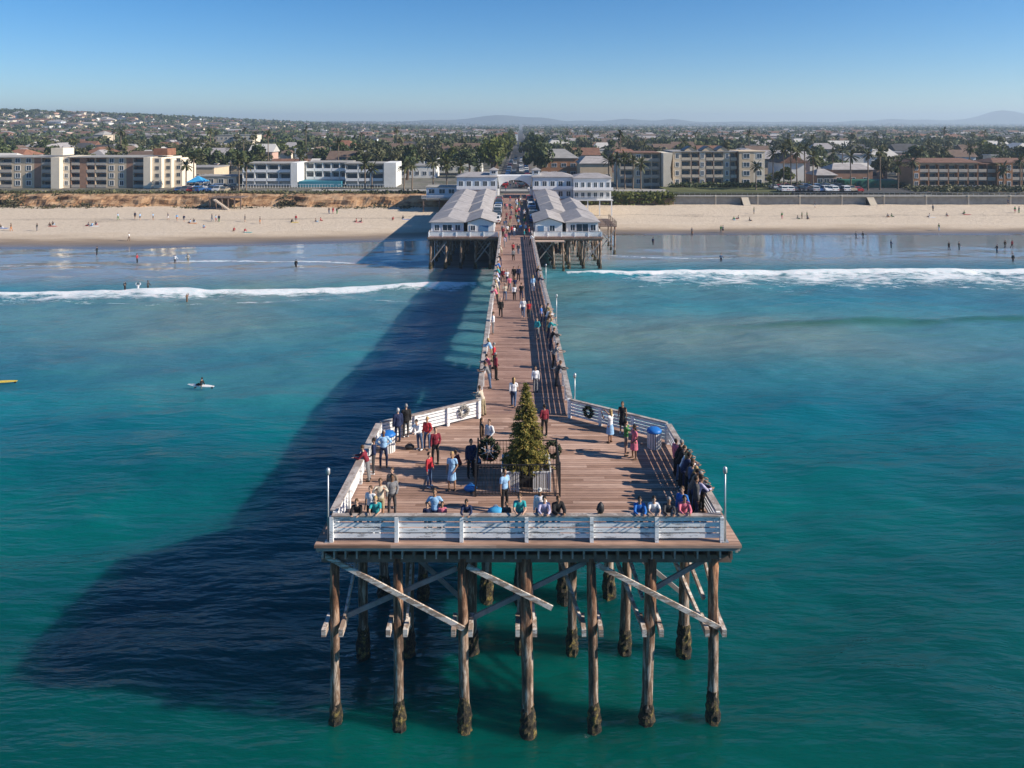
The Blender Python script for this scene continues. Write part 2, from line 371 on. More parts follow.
# ================================================================== GROUND
def bz(X, Y):
    sh = np.interp(X, [-300, -78, -20, 20, 400], [-8, -5.7, 5.5, 13.5, 14])*np.interp(Y, [0, 175, 212, 300], [1, 1, 0, 0])
    z = np.interp(Y-sh, [85, 140, 159.5, 172, 186, 203, 212, 240], [-1.6, -0.9, 0.0, 0.7, 1.25, 2.0, 2.4, 2.6])
    z = z + 0.10*(vnoise(X, Y, 55, 2, 2)-.5)*sstep(140, 166, Y) + 0.30*(vnoise(X, Y, 7, 5, 4)-.5)*sstep(182, 202, Y) + 0.05*(vnoise(X, Y, 2.2, 6, 3)-.5)*sstep(170, 182, Y)
    return z
bx = grow(-230, 240, 1.2, 8300); by = np.arange(105, 224, 0.6); BX, BY = np.meshgrid(bx, by)
def sand_mat():
    m, t, p = newmat('beach_sand')
    g = N(t, 'ShaderNodeNewGeometry'); pos = g.outputs['Position']; sp = N(t, 'ShaderNodeSeparateXYZ'); t.links.new(pos, sp.inputs[0])
    nz = N(t, 'ShaderNodeTexNoise', Scale=0.12, Detail=6.0, Roughness=0.65); mp = N(t, 'ShaderNodeMapping'); mp.inputs['Scale'].default_value = (0.35, 1.3, 1); t.links.new(pos, mp.inputs[0]); t.links.new(mp.outputs[0], nz.inputs['Vector'])
    n2 = N(t, 'ShaderNodeTexNoise', Scale=1.1, Detail=6.0, Roughness=0.8); t.links.new(pos, n2.inputs['Vector'])
    dry = ramp(t, n2.outputs[0], [(0.3, (0.44,0.35,0.255)), (0.5, (0.60,0.495,0.375)), (0.72, (0.67,0.565,0.44))])
    zz = mth(t, 'ADD', sp.outputs[2], mth(t, 'MULTIPLY', mth(t, 'SUBTRACT', nz.outputs[0], 0.5), 0.9))
    wet = ramp(t, mth(t, 'DIVIDE', zz, 2.0, True), [(0.03, (0.15,0.12,0.09)), (0.22, (0.28,0.21,0.145)), (0.42, (0.50,0.39,0.27)), (0.50, (1,1,1))])
    f = ramp(t, mth(t, 'DIVIDE', zz, 2.0, True), [(0.20, (0,0,0)), (0.48, (1,1,1))])
    c = mixc(t, f.outputs[0], wet.outputs[0], dry.outputs[0]); 
    # the line of kelp wrack left by high tide
    band = mth(t, 'MULTIPLY', mth(t, 'SUBTRACT', 1.0, mth(t, 'MULTIPLY', mth(t, 'ABSOLUTE', mth(t, 'SUBTRACT', zz, 1.52)), 14.0), True), mth(t, 'GREATER_THAN', n2.outputs[0], 0.50))
    c = mixc(t, mth(t, 'MULTIPLY', band, 0.6), c, (0.14,0.10,0.07)); t.links.new(c, p.inputs['Base Color'])
    rr = ramp(t, mth(t, 'DIVIDE', sp.outputs[2], 1.0, True), [(0.05, (0.12,)*3), (0.5, (0.9,)*3)]); t.links.new(rr.outputs[0], p.inputs['Roughness'])
    b = N(t, 'ShaderNodeBump', Distance=0.5); t.links.new(n2.outputs[0], b.inputs['Height']); t.links.new(mth(t, 'MULTIPLY', f.outputs[0], 0.6), b.inputs['Strength']); t.links.new(b.outputs[0], p.inputs['Normal'])
    return m
beach = grid_mesh('beach_sand', bx, by, bz(BX, BY), sand_mat()); tag(beach, kind='structure')

E0 = {o.name for o in tops()}
def hgt(X, Y):
    X = np.asarray(X, float); Y = np.asarray(Y, float)
    base = 6.6+0.0016*np.maximum(Y-250, 0) - 0.9*sstep(20, 50, X)*sstep(300, 250, Y)
    ridge = np.interp(X, [-2500, -1150, -950, -850, -750, -650, -560, -400, -170, 0], [52, 48, 46, 43, 38, 33, 26, 18, 11, 0])
    prof = sstep(560, 1500, Y)*(1-0.5*sstep(1600, 3200, Y))
    hill = np.maximum(ridge-10, 0)*prof*(0.9+0.25*vnoise(X, Y, 240, 9, 3))
    far = 16*sstep(3800, 6800, Y)*(0.5+vnoise(X, Y, 900, 12, 3))
    return base+hill+far
def H1(x, y): return float(hgt(np.array([[x]]), np.array([[y]]))[0,0])
gx = grow(-1300, 1300, 12, 7600, 1.15); gy = np.concatenate([[236.6], np.arange(240, 2400, 12), np.geomspace(2400, 8400, 60)[0:]])
GX, GY = np.meshgrid(gx, gy)
GZ = hgt(GX, GY)
def city_mat():
    m, t, p = newmat('city_ground'); p.inputs['Roughness'].default_value = 0.9
    g = N(t, 'ShaderNodeNewGeometry'); pos = g.outputs['Position']
    n1 = N(t, 'ShaderNodeTexNoise', Scale=0.05, Detail=8.0, Roughness=0.8); t.links.new(pos, n1.inputs['Vector'])
    r = ramp(t, n1.outputs[0], [(0.36, (0.035,0.05,0.02)), (0.48, (0.10,0.095,0.075)), (0.56, (0.18,0.165,0.14)), (0.66, (0.06,0.075,0.035))])
    t.links.new(r.outputs[0], p.inputs['Base Color']); return m
city = grid_mesh('city_ground', gx, gy, GZ, city_mat()); tag(city, kind='structure')

# sandstone bluff between the beach and the town, left of the pier
cx = np.arange(-240, -14.9, 0.8); prof = [(0, 2.2), (0.8, 2.9), (1.6, 4.0), (2.2, 5.2), (3.0, 6.1), (4.5, 6.55), (9, 6.62)]
CX, CT = np.meshgrid(cx, np.arange(len(prof)))
bay = 2.6*(vnoise(CX, CX*0, 9, 21, 3)-.5)+2.4*(vnoise(CX, CX*0, 34, 22, 2)-.5)
CY = np.array([p_[0] for p_ in prof])[CT]+231.5+bay*np.where(CT < 5, 1, 0.3)+2.7*(vnoise(CX, CT*3.0, 3.5, 23, 3)-.5)
CZ = np.array([p_[1] for p_ in prof])[CT]+0.5*(vnoise(CX, CT*5.0, 5, 24, 3)-.5)*(CT > 0)*(CT < 6)+0.05
def cliff_mat():
    m, t, p = newmat('bluff_sandstone'); p.inputs['Roughness'].default_value = 0.95
    g = N(t, 'ShaderNodeNewGeometry'); pos = g.outputs['Position']; mp = N(t, 'ShaderNodeMapping'); mp.inputs['Scale'].default_value = (0.5, 0.5, 1.4); t.links.new(pos, mp.inputs[0])
    n1 = N(t, 'ShaderNodeTexNoise', Scale=0.55, Detail=8.0, Roughness=0.75); t.links.new(mp.outputs[0], n1.inputs['Vector'])
    r = ramp(t, n1.outputs[0], [(0.38, (0.08,0.04,0.022)), (0.47, (0.36,0.20,0.10)), (0.58, (0.52,0.34,0.20)), (0.68, (0.22,0.14,0.075))])
    t.links.new(r.outputs[0], p.inputs['Base Color'])
    b = N(t, 'ShaderNodeBump', Strength=0.9, Distance=0.5); t.links.new(n1.outputs[0], b.inputs['Height']); t.links.new(b.outputs[0], p.inputs['Normal'])
    return m
def grid2(name, X, Y, Z, mat, smooth=False):
    ny, nx = X.shape; mb = MB(); mb.v = [tuple(v) for v in np.stack([X,Y,Z],-1).reshape(-1,3).tolist()]
    for j in range(ny-1):
        for i in range(nx-1): a = j*nx+i; mb.f.append((a, a+1, a+nx+1, a+nx)); mb.m.append(0)
    return mb.build(name, mat, smooth=smooth)
bluff = grid2('sandstone_cliff', CX, CY, CZ, cliff_mat()); tag(bluff, kind='structure')

# far mountains
m_mtn = M('mountain_scrub', (0.09,0.10,0.07), 0.95, 0.35, 0.004)
mx = np.arange(-7000, 7001, 60.0)
def peak(x, c, h, w_): return h*np.exp(-np.abs((x-c)/w_)**1.7)
def mountain(Y0, feats, base, seed):
    h = base*(0.6+0.8*vnoise(mx, mx*0, 900, seed, 4))
    for c, hh, w_ in feats: h = h+peak(mx, (c-512)/F*Y0, hh, w_/F*Y0)*(0.9+0.25*vnoise(mx, mx*0, 300, seed+1, 4))
    ts = np.linspace(0, 1, 9); MX, T = np.meshgrid(mx, ts)
    Zm = 10+(h+26)*np.sin(T*PI)**0.8*(0.92+0.16*vnoise(MX, T*2000, 400, seed+2, 4)); return grid2('mountains', MX, Y0-500+T*1000+0*MX, Zm, m_mtn, True)
tag(mountain(6900, [(430,18,22),(500,66,42),(545,22,16),(626,30,22),(672,30,18),(740,10,30)], 14, 31), kind='structure')
tag(mountain(7500, [(585,20,30),(790,14,30),(892,34,22),(855,18,14),(925,20,16),(1001,86,22),(1024,34,40),(960,22,30),(300,16,60)], 12, 41), kind='structure')

settle(E0, lambda o: setattr(o, 'location', o.location+Vector((0,-EOFF,-1.0))))
# the air over the town and the sea
hz = MB().box(-10500, 10500, -4800, 9500, -4, 150).build('haze', [])
tag(hz, kind='stuff')
m, t, p = newmat('haze_air'); t.nodes.remove(p)
pv = N(t, 'ShaderNodeVolumePrincipled', Density=0.00021, Anisotropy=0.2); pv.inputs['Color'].default_value = (0.66,0.83,1.0,1)
t.links.new(pv.outputs[0], t.nodes['Material Output'].inputs['Volume']); hz.data.materials.append(m)
# ================================================================== PIER
C0 = {o.name for o in tops()}
pier = empty('pier', (0.65, 31.06, 0))
tag(pier, 'long brown timber pier on barnacled piles running from its wide square head to the beach', 'pier')
DH = [(-8.05,30.92), (9.35,30.92), (9.0,41.19), (3.75,44.98), (-2.35,44.98), (-7.75,41.19)]
mb = MB(); mb.poly([(x,y,9.9) for x,y in DH]); mb.poly([(x,y,9.78) for x,y in DH][::-1])
for i in range(6):
    a, b = DH[i], DH[(i+1) % 6]; mb.quad((*a,9.78), (*b,9.78), (*b,9.9), (*a,9.9))
mb.build('head_deck', m_deck, pier)
mb = MB(); yy = list(np.arange(44.98, 131.8, 3.0))+[132.4]
for a, b in zip(yy[:-1], yy[1:]):
    za, zb = zdeck(a)+1.9, zdeck(b)+1.9; x0, x1 = -2.3, 3.75
    mb.quad((x0,a,za),(x1,a,za),(x1,b,zb),(x0,b,zb)); mb.quad((x0,a,za-.12),(x0,b,zb-.12),(x1,b,zb-.12),(x1,a,za-.12))
    mb.quad((x0,b,zb-.12),(x0,a,za-.12),(x0,a,za),(x0,b,zb)); mb.quad((x1,a,za-.12),(x1,b,zb-.12),(x1,b,zb),(x1,a,za))
mb.build('walkway_deck', m_deck_red, pier)
# edge boards, joists, caps
mb = MB().beam((-8.0,31.03,9.70), (9.3,31.03,9.70), 0.10, 0.14); mb.build('edge_board', m_fascia, pier)
MB().beam((9.22,31.16,9.62), (8.93,41.10,9.62), 0.1, 0.3).build('edge_board', m_fascia, pier)
MB().beam((-7.95,31.16,9.62), (-7.66,41.10,9.62), 0.1, 0.3).build('edge_board', m_fascia, pier)
mb = MB(); me_ = MB()
for k in range(37):
    x = -7.75+k*0.465; L = 41.1 if abs(x-.65) > 7.2 else 44
    mb.beam((x,31.14,9.36), (x,L,9.36), 0.10, 0.34); (me_.box(x-.035, x+.035, 31.10, 31.13, 9.24, 9.58) if k % 2 or random.random() < .4 else None)
j = mb.build('joist', m_joist, pier); tag(j, kind='stuff'); e = me_.build('joist_end', m_joistend, pier); tag(e, kind='stuff')
mb = MB()
for k in range(7):
    x = -2.1+k*0.95
    for a, b in zip(yy[:-1], yy[1:]): mb.beam((x,a,zdeck(a)+1.6), (x,b,zdeck(b)+1.6), 0.12, 0.34)
j = mb.build('stringer', m_joist, pier); tag(j, kind='stuff')
def pile(parent, top, base, r0=0.215, r1=0.225, crust=2.0, n=12, zb=-2.5, mats=None):
    top, base = Vector(top), Vector(base)+Vector((random.uniform(-.13,.13), random.uniform(-.1,.1), 0)); q_ = random.uniform(.9,1.12); r0 *= q_; r1 *= q_; d = base-top; ext = base+d*((base.z-zb)/max(1e-3, top.z-base.z))
    pts = []; rr = []
    for i in range(9):
        f = i/8; p_ = top.lerp(ext, f); pts.append(p_+Vector((random.uniform(-.02,.02), random.uniform(-.02,.02), 0))); rr.append((r0+(r1-r0)*f)*random.uniform(.95,1.05))
    o = MB().tube(pts, rr, n).build('pile', m_pile, parent, smooth=True)
    if crust:
        c = MB(); q = []; s = []
        hh = crust*random.uniform(.85,1.15)
        for i in range(12):
            z_ = base.z+hh*(1-i/11)-0.5*(i/11); f = (top.z-z_)/(top.z-base.z); q.append(top+d*f); s.append((r1-0.01+0.085*min(1, i/5)*(0.8+.4*random.random())))
        c.tube(q, s, 16, jit=0.17)
        c.build('mussel_crust', m_mussel, o)
    return o
bx7 = [-7.39,-4.74,-2.06,.59,3.3,5.8,8.4]; bb7 = [-7.34,-4.70,-2.04,.58,3.3,5.75,8.3]
for k in range(7): pile(pier, (bx7[k],31.68,9.0), (bb7[k],31.68,1.9), crust=1.15+(.25 if k in (2,6) else 0))
r2t = [-7.1,-4.8,-1.9,.45,2.9,5.5,8.2]; r2b = [-7.15,-4.83,-1.9,.43,2.9,5.45,8.2]
for k in range(7): pile(pier, (r2t[k],36.0,9.0), (r2b[k],36.0,1.9), crust=1.35, r0=.22, r1=.25)
r3t = [-6.9,-4.7,-1.4,.5,2.6,5.1]; r3b = [-6.9,-4.7,-1.27,.5,2.65,5.1]
for k in range(6): pile(pier, (r3t[k],40.3,9.0), (r3b[k],40.3,1.9), crust=1.5, r0=.22, r1=.26)
for Yr in (31.68, 36.0, 40.3):
    MB().beam((-7.9,Yr,9.02), (9.1,Yr,9.02), 0.32, 0.32).build('pile_cap', m_joist, pier)
Yr = 46.0
while Yr < 131:
    z = zdeck(Yr)+1.9-.48
    for x in (-1.8, .75, 3.2): pile(pier, (x,Yr,z-.15), (x+(x-.75)*.2,Yr,1.9), crust=0, n=8, r0=.2, r1=.24)
    MB().beam((-2.2,Yr,z), (3.6,Yr,z), .3, .32).build('pile_cap', m_joist, pier)
    if int(Yr) % 2: MB().beam((-2.4,Yr+.3,3.6), (3.2,Yr+.3,z-.3), .08, .2).build('cross_brace', m_brace, pier)
    Yr += 5.0
# unseen fore-and-aft boards added along the first walkway bents to shade the water
for x in (-1.95, 3.4):
    for k in range(5):
        ya = 45.5+k*6.4
        for z in (3.2,4.2,5.2,6.2,7.2,8.2): MB().beam((x,ya,z), (x,ya+6.3,z), .1, .8).build('girt', m_joist, pier)
# bracing seen under the head
def br(p, q, wd=.08, ht=.20, mt=None): MB().beam(p, q, wd, ht).build('cross_brace', mt or m_brace, pier)
def fr(x, y, Y):      # height of a point of the pile row at depth Y
    return ((x-512)/F*Y, Y, CAMZ-(y-HOR)*Y/F+1.9)
br(fr(322,554,31.35), fr(464,629,31.35)); br(fr(467,566,31.35), fr(552,608,31.35)); br(fr(596,564,31.35), fr(722,629,31.35))
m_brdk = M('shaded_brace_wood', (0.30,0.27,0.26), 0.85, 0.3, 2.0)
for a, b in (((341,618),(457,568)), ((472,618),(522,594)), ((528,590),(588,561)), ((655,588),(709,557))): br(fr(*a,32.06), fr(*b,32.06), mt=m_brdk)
ZW = CAMZ-(628-HOR)*31.4/F+1.9
for k in range(7):
    f = .5; x = bx7[k]+(bb7[k]-bx7[k])*f
    for s in (-.36, .34):
        MB().box(x+s-.08, x+s+.1, 31.11, 32.20, ZW-.18, ZW+.12).build('wale_block', m_brace, pier)
    if k in (0,1,3,4,5,6):
        br((x+.34,31.72,ZW), (r2t[k]+.25,35.8,8.9), .1, .22)
    if k in (4,5,6):
        br((x-.42,31.8,ZW), (x-1.75,35.6,8.9), .12, .2)
        if k > 4: br((x-.30,31.9,ZW+.9), (x-1.0,35.7,8.95), .12, .18)
for Yr in (36.79, 41.38): br((-7.7,Yr,8.3), (9.0,Yr,8.3), .12, .26, m_joist)
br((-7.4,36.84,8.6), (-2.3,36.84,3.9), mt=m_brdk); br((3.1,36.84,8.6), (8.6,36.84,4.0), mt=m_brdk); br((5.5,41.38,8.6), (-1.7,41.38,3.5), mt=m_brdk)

# ---- railings: each run is a thing; posts, slatted panels and cap are its parts
def railing(p0, p1, n, label, zf, slats=5, caps=True, inside=1, cap_w=0.24, H=1.08, mt=None, group=None):
    p0, p1 = Vector((*p0, 0)), Vector((*p1, 0)); d = (p1-p0); ln = Vector((-d.y, d.x, 0)).normalized()*inside
    root = empty('railing', (p0.x, p0.y, zf(p0.y))); tag(root, label, 'railing', group)
    mt = mt or m_rail
    P = [p0.lerp(p1, i/n) for i in range(n+1)]
    for i, a in enumerate(P):
        z = zf(a.y)+.004; dd = d.normalized()*0.06; q = a-ln*(0.05 if abs(d.y) > 1 else -0.05)
        MB().beam((q.x,q.y,z), (q.x,q.y,z+H-.05), .17, .15, up=tuple(d.normalized())).build('post', mt, root)
        if i < n:
            b = P[i+1]; zb = zf(b.y)+.004; mb = MB(); hh = (H-.16)/slats
            for k in range(slats):
                o = 0.10+hh*(k+.5); j = random.uniform(-.008,.008)
                mb.beam((a.x+dd.x,a.y+dd.y,z+o+j), (b.x-dd.x,b.y-dd.y,zb+o-j), .035, hh*.74)
            mb.build('rail_panel', mt, root)
            if caps: MB().beam((a.x,a.y,z+H-.02), (b.x,b.y,zb+H-.02), cap_w, .06).build('top_rail', m_railtop, root)
    return root
zf9 = lambda Y: 9.9
zdc = lambda Y: zdeck(Y)+1.9
railing((-7.4,31.24), (8.6,31.24), 6, 'weathered white slatted railing of six panels across the front of the pier head', zf9, inside=-1, slats=4)
railing((-7.4,31.63), (-7.15,40.81), 4, 'white railing with broad grey cap along the left side of the pier head', zf9, inside=1, cap_w=.34)
railing((8.62,31.63), (8.4,40.72), 4, 'white railing behind the crowd along the right side of the pier head', zf9, inside=-1, cap_w=.3)
railing((-7.1,41.00), (-1.95,44.36), 3, 'bright white slanting railing with a pale wreath at the back left of the pier head', zf9, inside=1, cap_w=.2)
railing((3.4,44.41), (8.35,40.91), 3, 'white slanting railing with a dark wreath at the back right of the pier head', zf9, inside=1, cap_w=.2)
railing((-1.95,44.60), (-2.0,132.2), 34, 'long white railing along the left edge of the narrow walkway', zdc, inside=1, cap_w=.3)
railing((3.4,44.69), (3.45,132.2), 34, 'long white railing along the right edge of the narrow walkway, casting striped shade', zdc, inside=-1, cap_w=.3)

# ---- lamp posts
def lamp(x, Y, z, H, label, lean=0.0):
    r = empty('lamp_post', (x, Y, z)); tag(r, label, 'lamp post', 'slim pale lamp posts along the pier rail')
    MB().tube([(x,Y,z),(x+lean*.5,Y,z+H*.5),(x+lean,Y,z+H)], [.05,.035,.028], 8).build('pole', m_steel, r, smooth=True)
    MB().box(x-.12, x+.12, Y-.12, Y+.12, z, z+.03).build('base_plate', m_steel, r)
    hd = MB(); hd.tube([(x+lean,Y,z+H-.02),(x+lean,Y,z+H+.05),(x+lean,Y,z+H+.22),(x+lean,Y,z+H+.28)], [.04,.085,.085,.03], 10); hd.build('lamp_head', m_steel, r, smooth=True)
lamp(-7.55, 31.20, 9.9, 2.75, 'slim pale lamp post at the front left corner of the pier head')
lamp(8.75, 31.20, 9.9, 2.8, 'slim pale lamp post at the front right corner of the pier head')
lamp(3.7, 44.79, 9.9, 2.2, 'slim pale lamp post where the walkway meets the right slanting railing',)
lamp(3.75, 64, zdc(64), 2.7, 'second pale lamp post up the right side of the walkway, near the waiting crowd',)
lamp(3.75, 84, zdc(84), 2.7, 'third pale lamp post up the right side of the walkway, nearest the cottages',)

# ---- wreaths
m_wr = M('wreath_green', (0.035,0.05,0.025), 0.9, 0.5, 9); m_wrl = M('wreath_pale', (0.45,0.42,0.38), 0.9, 0.4, 9); m_bow = M('ribbon_red', (0.45,0.03,0.03), 0.6, 0.1)
def wreath(c, nrm, Rr, label, mat, bow=True):
    c = Vector(c); n_ = Vector(nrm).normalized(); a = n_.cross(Vector((0,0,1))).normalized(); b = a.cross(n_)
    root = empty('wreath', tuple(c)); tag(root, label, 'wreath')
    mb = MB(); rnd = random.Random(5)
    for i in range(360):
        t = rnd.uniform(0, 2*PI); ph = rnd.uniform(0, 2*PI); tr = Rr*.24*rnd.uniform(.6,1.1)
        p_ = c+(a*math.cos(t)+b*math.sin(t))*(Rr*.76+tr*math.cos(ph))+n_*tr*math.sin(ph)
        u = Vector((rnd.gauss(0,1),rnd.gauss(0,1),rnd.gauss(0,1))).normalized(); v = u.orthogonal().normalized()
        s = Rr*.10; mb.quad(p_-u*s*1.6-v*s*.5, p_+u*s*1.6-v*s*.5, p_+u*s*1.6+v*s*.5, p_-u*s*1.6+v*s*.5)
    mb.build('greenery', mat, root)
    if bow:
        mb = MB(); q = c-b*Rr*.7+n_*.1
        mb.ball(q+a*Rr*.16, (Rr*.16,.05,Rr*.1)).ball(q-a*Rr*.16, (Rr*.16,.05,Rr*.1)).ball(q, .05); mb.build('bow', m_bow, root)
    return root
wreath((4.36,43.55,10.55), (-.6,-.8,0), .34, 'small dark green wreath hanging on the back right slanting railing', m_wr, False)
wreath((-2.75,43.7,10.55), (.55,-.83,0), .34, 'small faded pale wreath hanging on the back left slanting railing', m_wrl, False)
wreath((-1.15,37.55,10.95), (0,-1,0), .56, 'large wreath with pale centre ribbons on the iron fence left of the conifer', m_wr)
wreath((2.0,37.55,10.95), (0,-1,0), .44, 'dark wreath on the iron fence right of the conifer', m_wr, False)
mb = MB()
for k in range(7):
    t = k*PI/3.5; mb.beam((-1.15,37.42,10.95), (-1.15+.42*math.cos(t),37.42,10.95+.42*math.sin(t)), .07, .02)
rb = mb.build('wreath_ribbon', m_white, bpy.data.objects['wreath.002'])

# ---- conifer in its planter behind an iron fence
FX0, FX1, FY0, FY1 = -1.68, 2.2, 34.99, 37.69
fen = empty('iron_fence', (FX0, FY0, 9.9)); tag(fen, 'square black iron fence with thin bars around the conifer and its white planter', 'fence')
for (x0,y0,x1,y1) in ((FX0,FY0,FX1,FY0),(FX1,FY0,FX1,FY1),(FX1,FY1,FX0,FY1),(FX0,FY1,FX0,FY0)):
    mb = MB(); L = math.hypot(x1-x0, y1-y0); n_ = int(L/.15)
    for k in range(1, n_):
        f = k/n_; x, y = x0+(x1-x0)*f, y0+(y1-y0)*f; mb.box(x-.011,x+.011,y-.011,y+.011,9.98,11.38)
    for z in (10.02, 11.36): mb.beam((x0,y0,z),(x1,y1,z),.04,.04)
    mb.build('fence_panel', m_iron, fen)
    MB().box(x0-.04,x0+.04,y0-.04,y0+.04,9.904,11.48).build('post', m_iron, fen)
TX, TY = .67, 36.36
pl = empty('planter', (TX, TY, 9.9)); tag(pl, 'white lattice planter box with a dark gap under the conifer', 'planter')
m_lat = M('planter_white', (0.72,0.71,0.70), .6, .1, 2)
for (x0,x1,y0,y1) in ((TX-1.1,TX-.3,TY-.95,TY-.9),(TX+.3,TX+1.1,TY-.95,TY-.9),(TX-1.1,TX+1.1,TY+.9,TY+.95),(TX-1.15,TX-1.1,TY-.95,TY+.95),(TX+1.1,TX+1.15,TY-.95,TY+.95)):
    mb = MB()
    if x1-x0 > y1-y0:
        for k in range(int((x1-x0)/.1)): mb.box(x0+k*.1, x0+k*.1+.075, y0, y1, 9.91, 10.78)
        mb.box(x0, x1, y0-.015, y1+.015, 10.78, 10.84); mb.box(x0, x1, y0-.015, y1+.015, 10.0, 10.06)
    else:
        for k in range(int((y1-y0)/.1)): mb.box(x0, x1, y0+k*.1, y0+k*.1+.075, 9.91, 10.78)
        mb.box(x0-.015, x1+.015, y0, y1, 10.78, 10.84)
    mb.build('lattice_panel', m_lat, pl)
MB().box(TX-.5, TX+.5, TY-.5, TY+.5, 9.905, 10.35).build('soil_tub', m_iron, pl)
ct = empty('conifer_tree', (TX, TY, 10.3)); tag(ct, 'tall pointed green conifer in the white planter in the middle of the pier head', 'tree')
m_bark = M('bark_brown', (0.12,0.08,0.055), .9, .3, 4)
MB().tube([(TX,TY,10.3),(TX,TY,12.5),(TX,TY,14.5)], [.11,.07,.02], 8).build('trunk', m_bark, ct, smooth=True)
def leafmat(name, c1, c2, c3=None, trans=0.0):
    m, t, p = newmat(name); p.inputs['Roughness'].default_value = .65; p.inputs['Specular IOR Level'].default_value = .25
    g = N(t, 'ShaderNodeNewGeometry'); r = ramp(t, g.outputs['Random Per Island'], [(0, c1), (.7, c2), (1, c3 or c2)])
    t.links.new(r.outputs[0], p.inputs['Base Color'])
    if trans:
        tr = N(t, 'ShaderNodeBsdfTranslucent'); t.links.new(r.outputs[0], tr.inputs[0]); ms = N(t, 'ShaderNodeMixShader'); ms.inputs[0].default_value = trans
        t.links.new(p.outputs[0], ms.inputs[1]); t.links.new(tr.outputs[0], ms.inputs[2]); t.links.new(ms.outputs[0], t.nodes['Material Output'].inputs[0])
    return m
m_con = leafmat('conifer_needles', (0.08,0.10,0.025), (0.30,0.27,0.07), (0.65,0.46,0.14), .4)
rnd = random.Random(11); mb = MB()
for tier in range(19):
    f = tier/18; z = 10.78+3.75*f; rad = 1.16*(1-f)**0.80+0.05
    nb = int(7+16*(1-f))
    for k in range(nb):
        a = 2*PI*k/nb+rnd.random(); L = rad*rnd.uniform(.78,1.1); zz = z+rnd.uniform(-.07,.07)
        for s in range(int(5+14*L)):
            q = (s+rnd.random())/(5+14*L); r_ = L*(0.2+.8*q); zo = -0.16*q*q*L+0.10*q*q+rnd.gauss(0,.03)
            c = Vector((TX+r_*math.cos(a)+rnd.gauss(0,.05), TY+r_*math.sin(a)+rnd.gauss(0,.05), zz+zo))
            out = Vector((math.cos(a), math.sin(a), -.25))
            for _ in range(3):
                u = (out+Vector((rnd.gauss(0,.7),rnd.gauss(0,.7),rnd.gauss(0,.45)))).normalized(); v = u.cross(Vector((rnd.gauss(0,.4),rnd.gauss(0,.4),1))).normalized()
                l_, w_ = .09*rnd.uniform(.7,1.3), .028; mb.quad(c-u*l_-v*w_, c+u*l_-v*w_*.4, c+u*l_+v*w_*.4, c-u*l_+v*w_)
mb.build('crown', m_con, ct)

# ---- bins, bags
m_bluepl = M('blue_plastic', (0.02,0.16,0.50), .45, .1); m_lbl = M('light_blue_cloth', (0.05,0.33,0.62), .6, .15, 3)
def bin_(x, y, label):
    r = empty('litter_bin', (x,y,9.9)); tag(r, label, 'bin')
    mb = MB()
    for k in range(18):
        t = 2*PI*k/18; cx_, cy_ = x+.36*math.cos(t), y+.36*math.sin(t)
        mb.beam((cx_,cy_,9.905),(cx_,cy_,10.75),.09,.025, up=(math.cos(t),math.sin(t),0))
    mb.build('slatted_barrel', m_lat, r)
    MB().tube([(x,y,10.72),(x,y,10.80),(x,y,10.90),(x,y,10.93)], [.39,.40,.30,.08], 14).build('lid', m_bluepl, r, smooth=True)
    MB().tube([(x,y,9.93),(x,y,10.7)], [.31,.32], 12).build('liner', m_iron, r)
bin_(7.55, 40.34, 'white slatted litter bin with blue lid at the back right corner of the pier head')
bin_(-6.5, 39.87, 'white slatted litter bin with blue lid at the back left corner of the pier head')
def bag(x, y, label, mat, s=.3):
    r = MB(); r.ball((x,y,9.9+s*.62), (s*1.2,s*.8,s*.62), 12, 7); r.tube([(x-.12,y,9.9+s*1.15),(x-.06,y,9.9+s*1.5),(x+.06,y,9.9+s*1.5),(x+.12,y,9.9+s*1.15)], [.015]*4, 6)
    o = r.build('bag', mat, smooth=True, loc=(x,y,9.9)); tag(o, label, 'bag')
p_ = at(310+685/4.268, 380+476/4.268); bag(p_.x, p_.y, 'blue bag lying on the planks left of the iron fence', m_bluepl, .26)
p_ = at(310+792/4.268, 380+578/4.268); bag(p_.x, p_.y, 'round light blue bag on the planks just behind the front railing beside a child', m_lbl, .3)
p_ = at(310+425/4.268, 380+295/4.268); bag(p_.x, p_.y, 'small dark bag on the planks by the two leaning people in white and red', m_iron, .22)
r = empty('backpack', ((520+341/4.265-512)/F*31.5, 31.5, 9.9)); tag(r, 'small black backpack perched on the top rail right of the iron fence', 'bag'); x_ = r.location.x
MB().tube([(x_,31.4,10.99),(x_,31.4,11.1),(x_+.02,31.4,11.3),(x_+.03,31.4,11.42)], [.12,.17,.13,.04], 8).build('pack', m_iron, r, smooth=True); MB().tube([(x_-.08,31.27,11.0),(x_-.1,31.2,11.15),(x_-.02,31.28,11.35)], [.015]*3, 5).build('strap', m_iron, r)
settle(C0, lambda o: setattr(o, 'location', o.location+Vector((0,0,-1.9))))
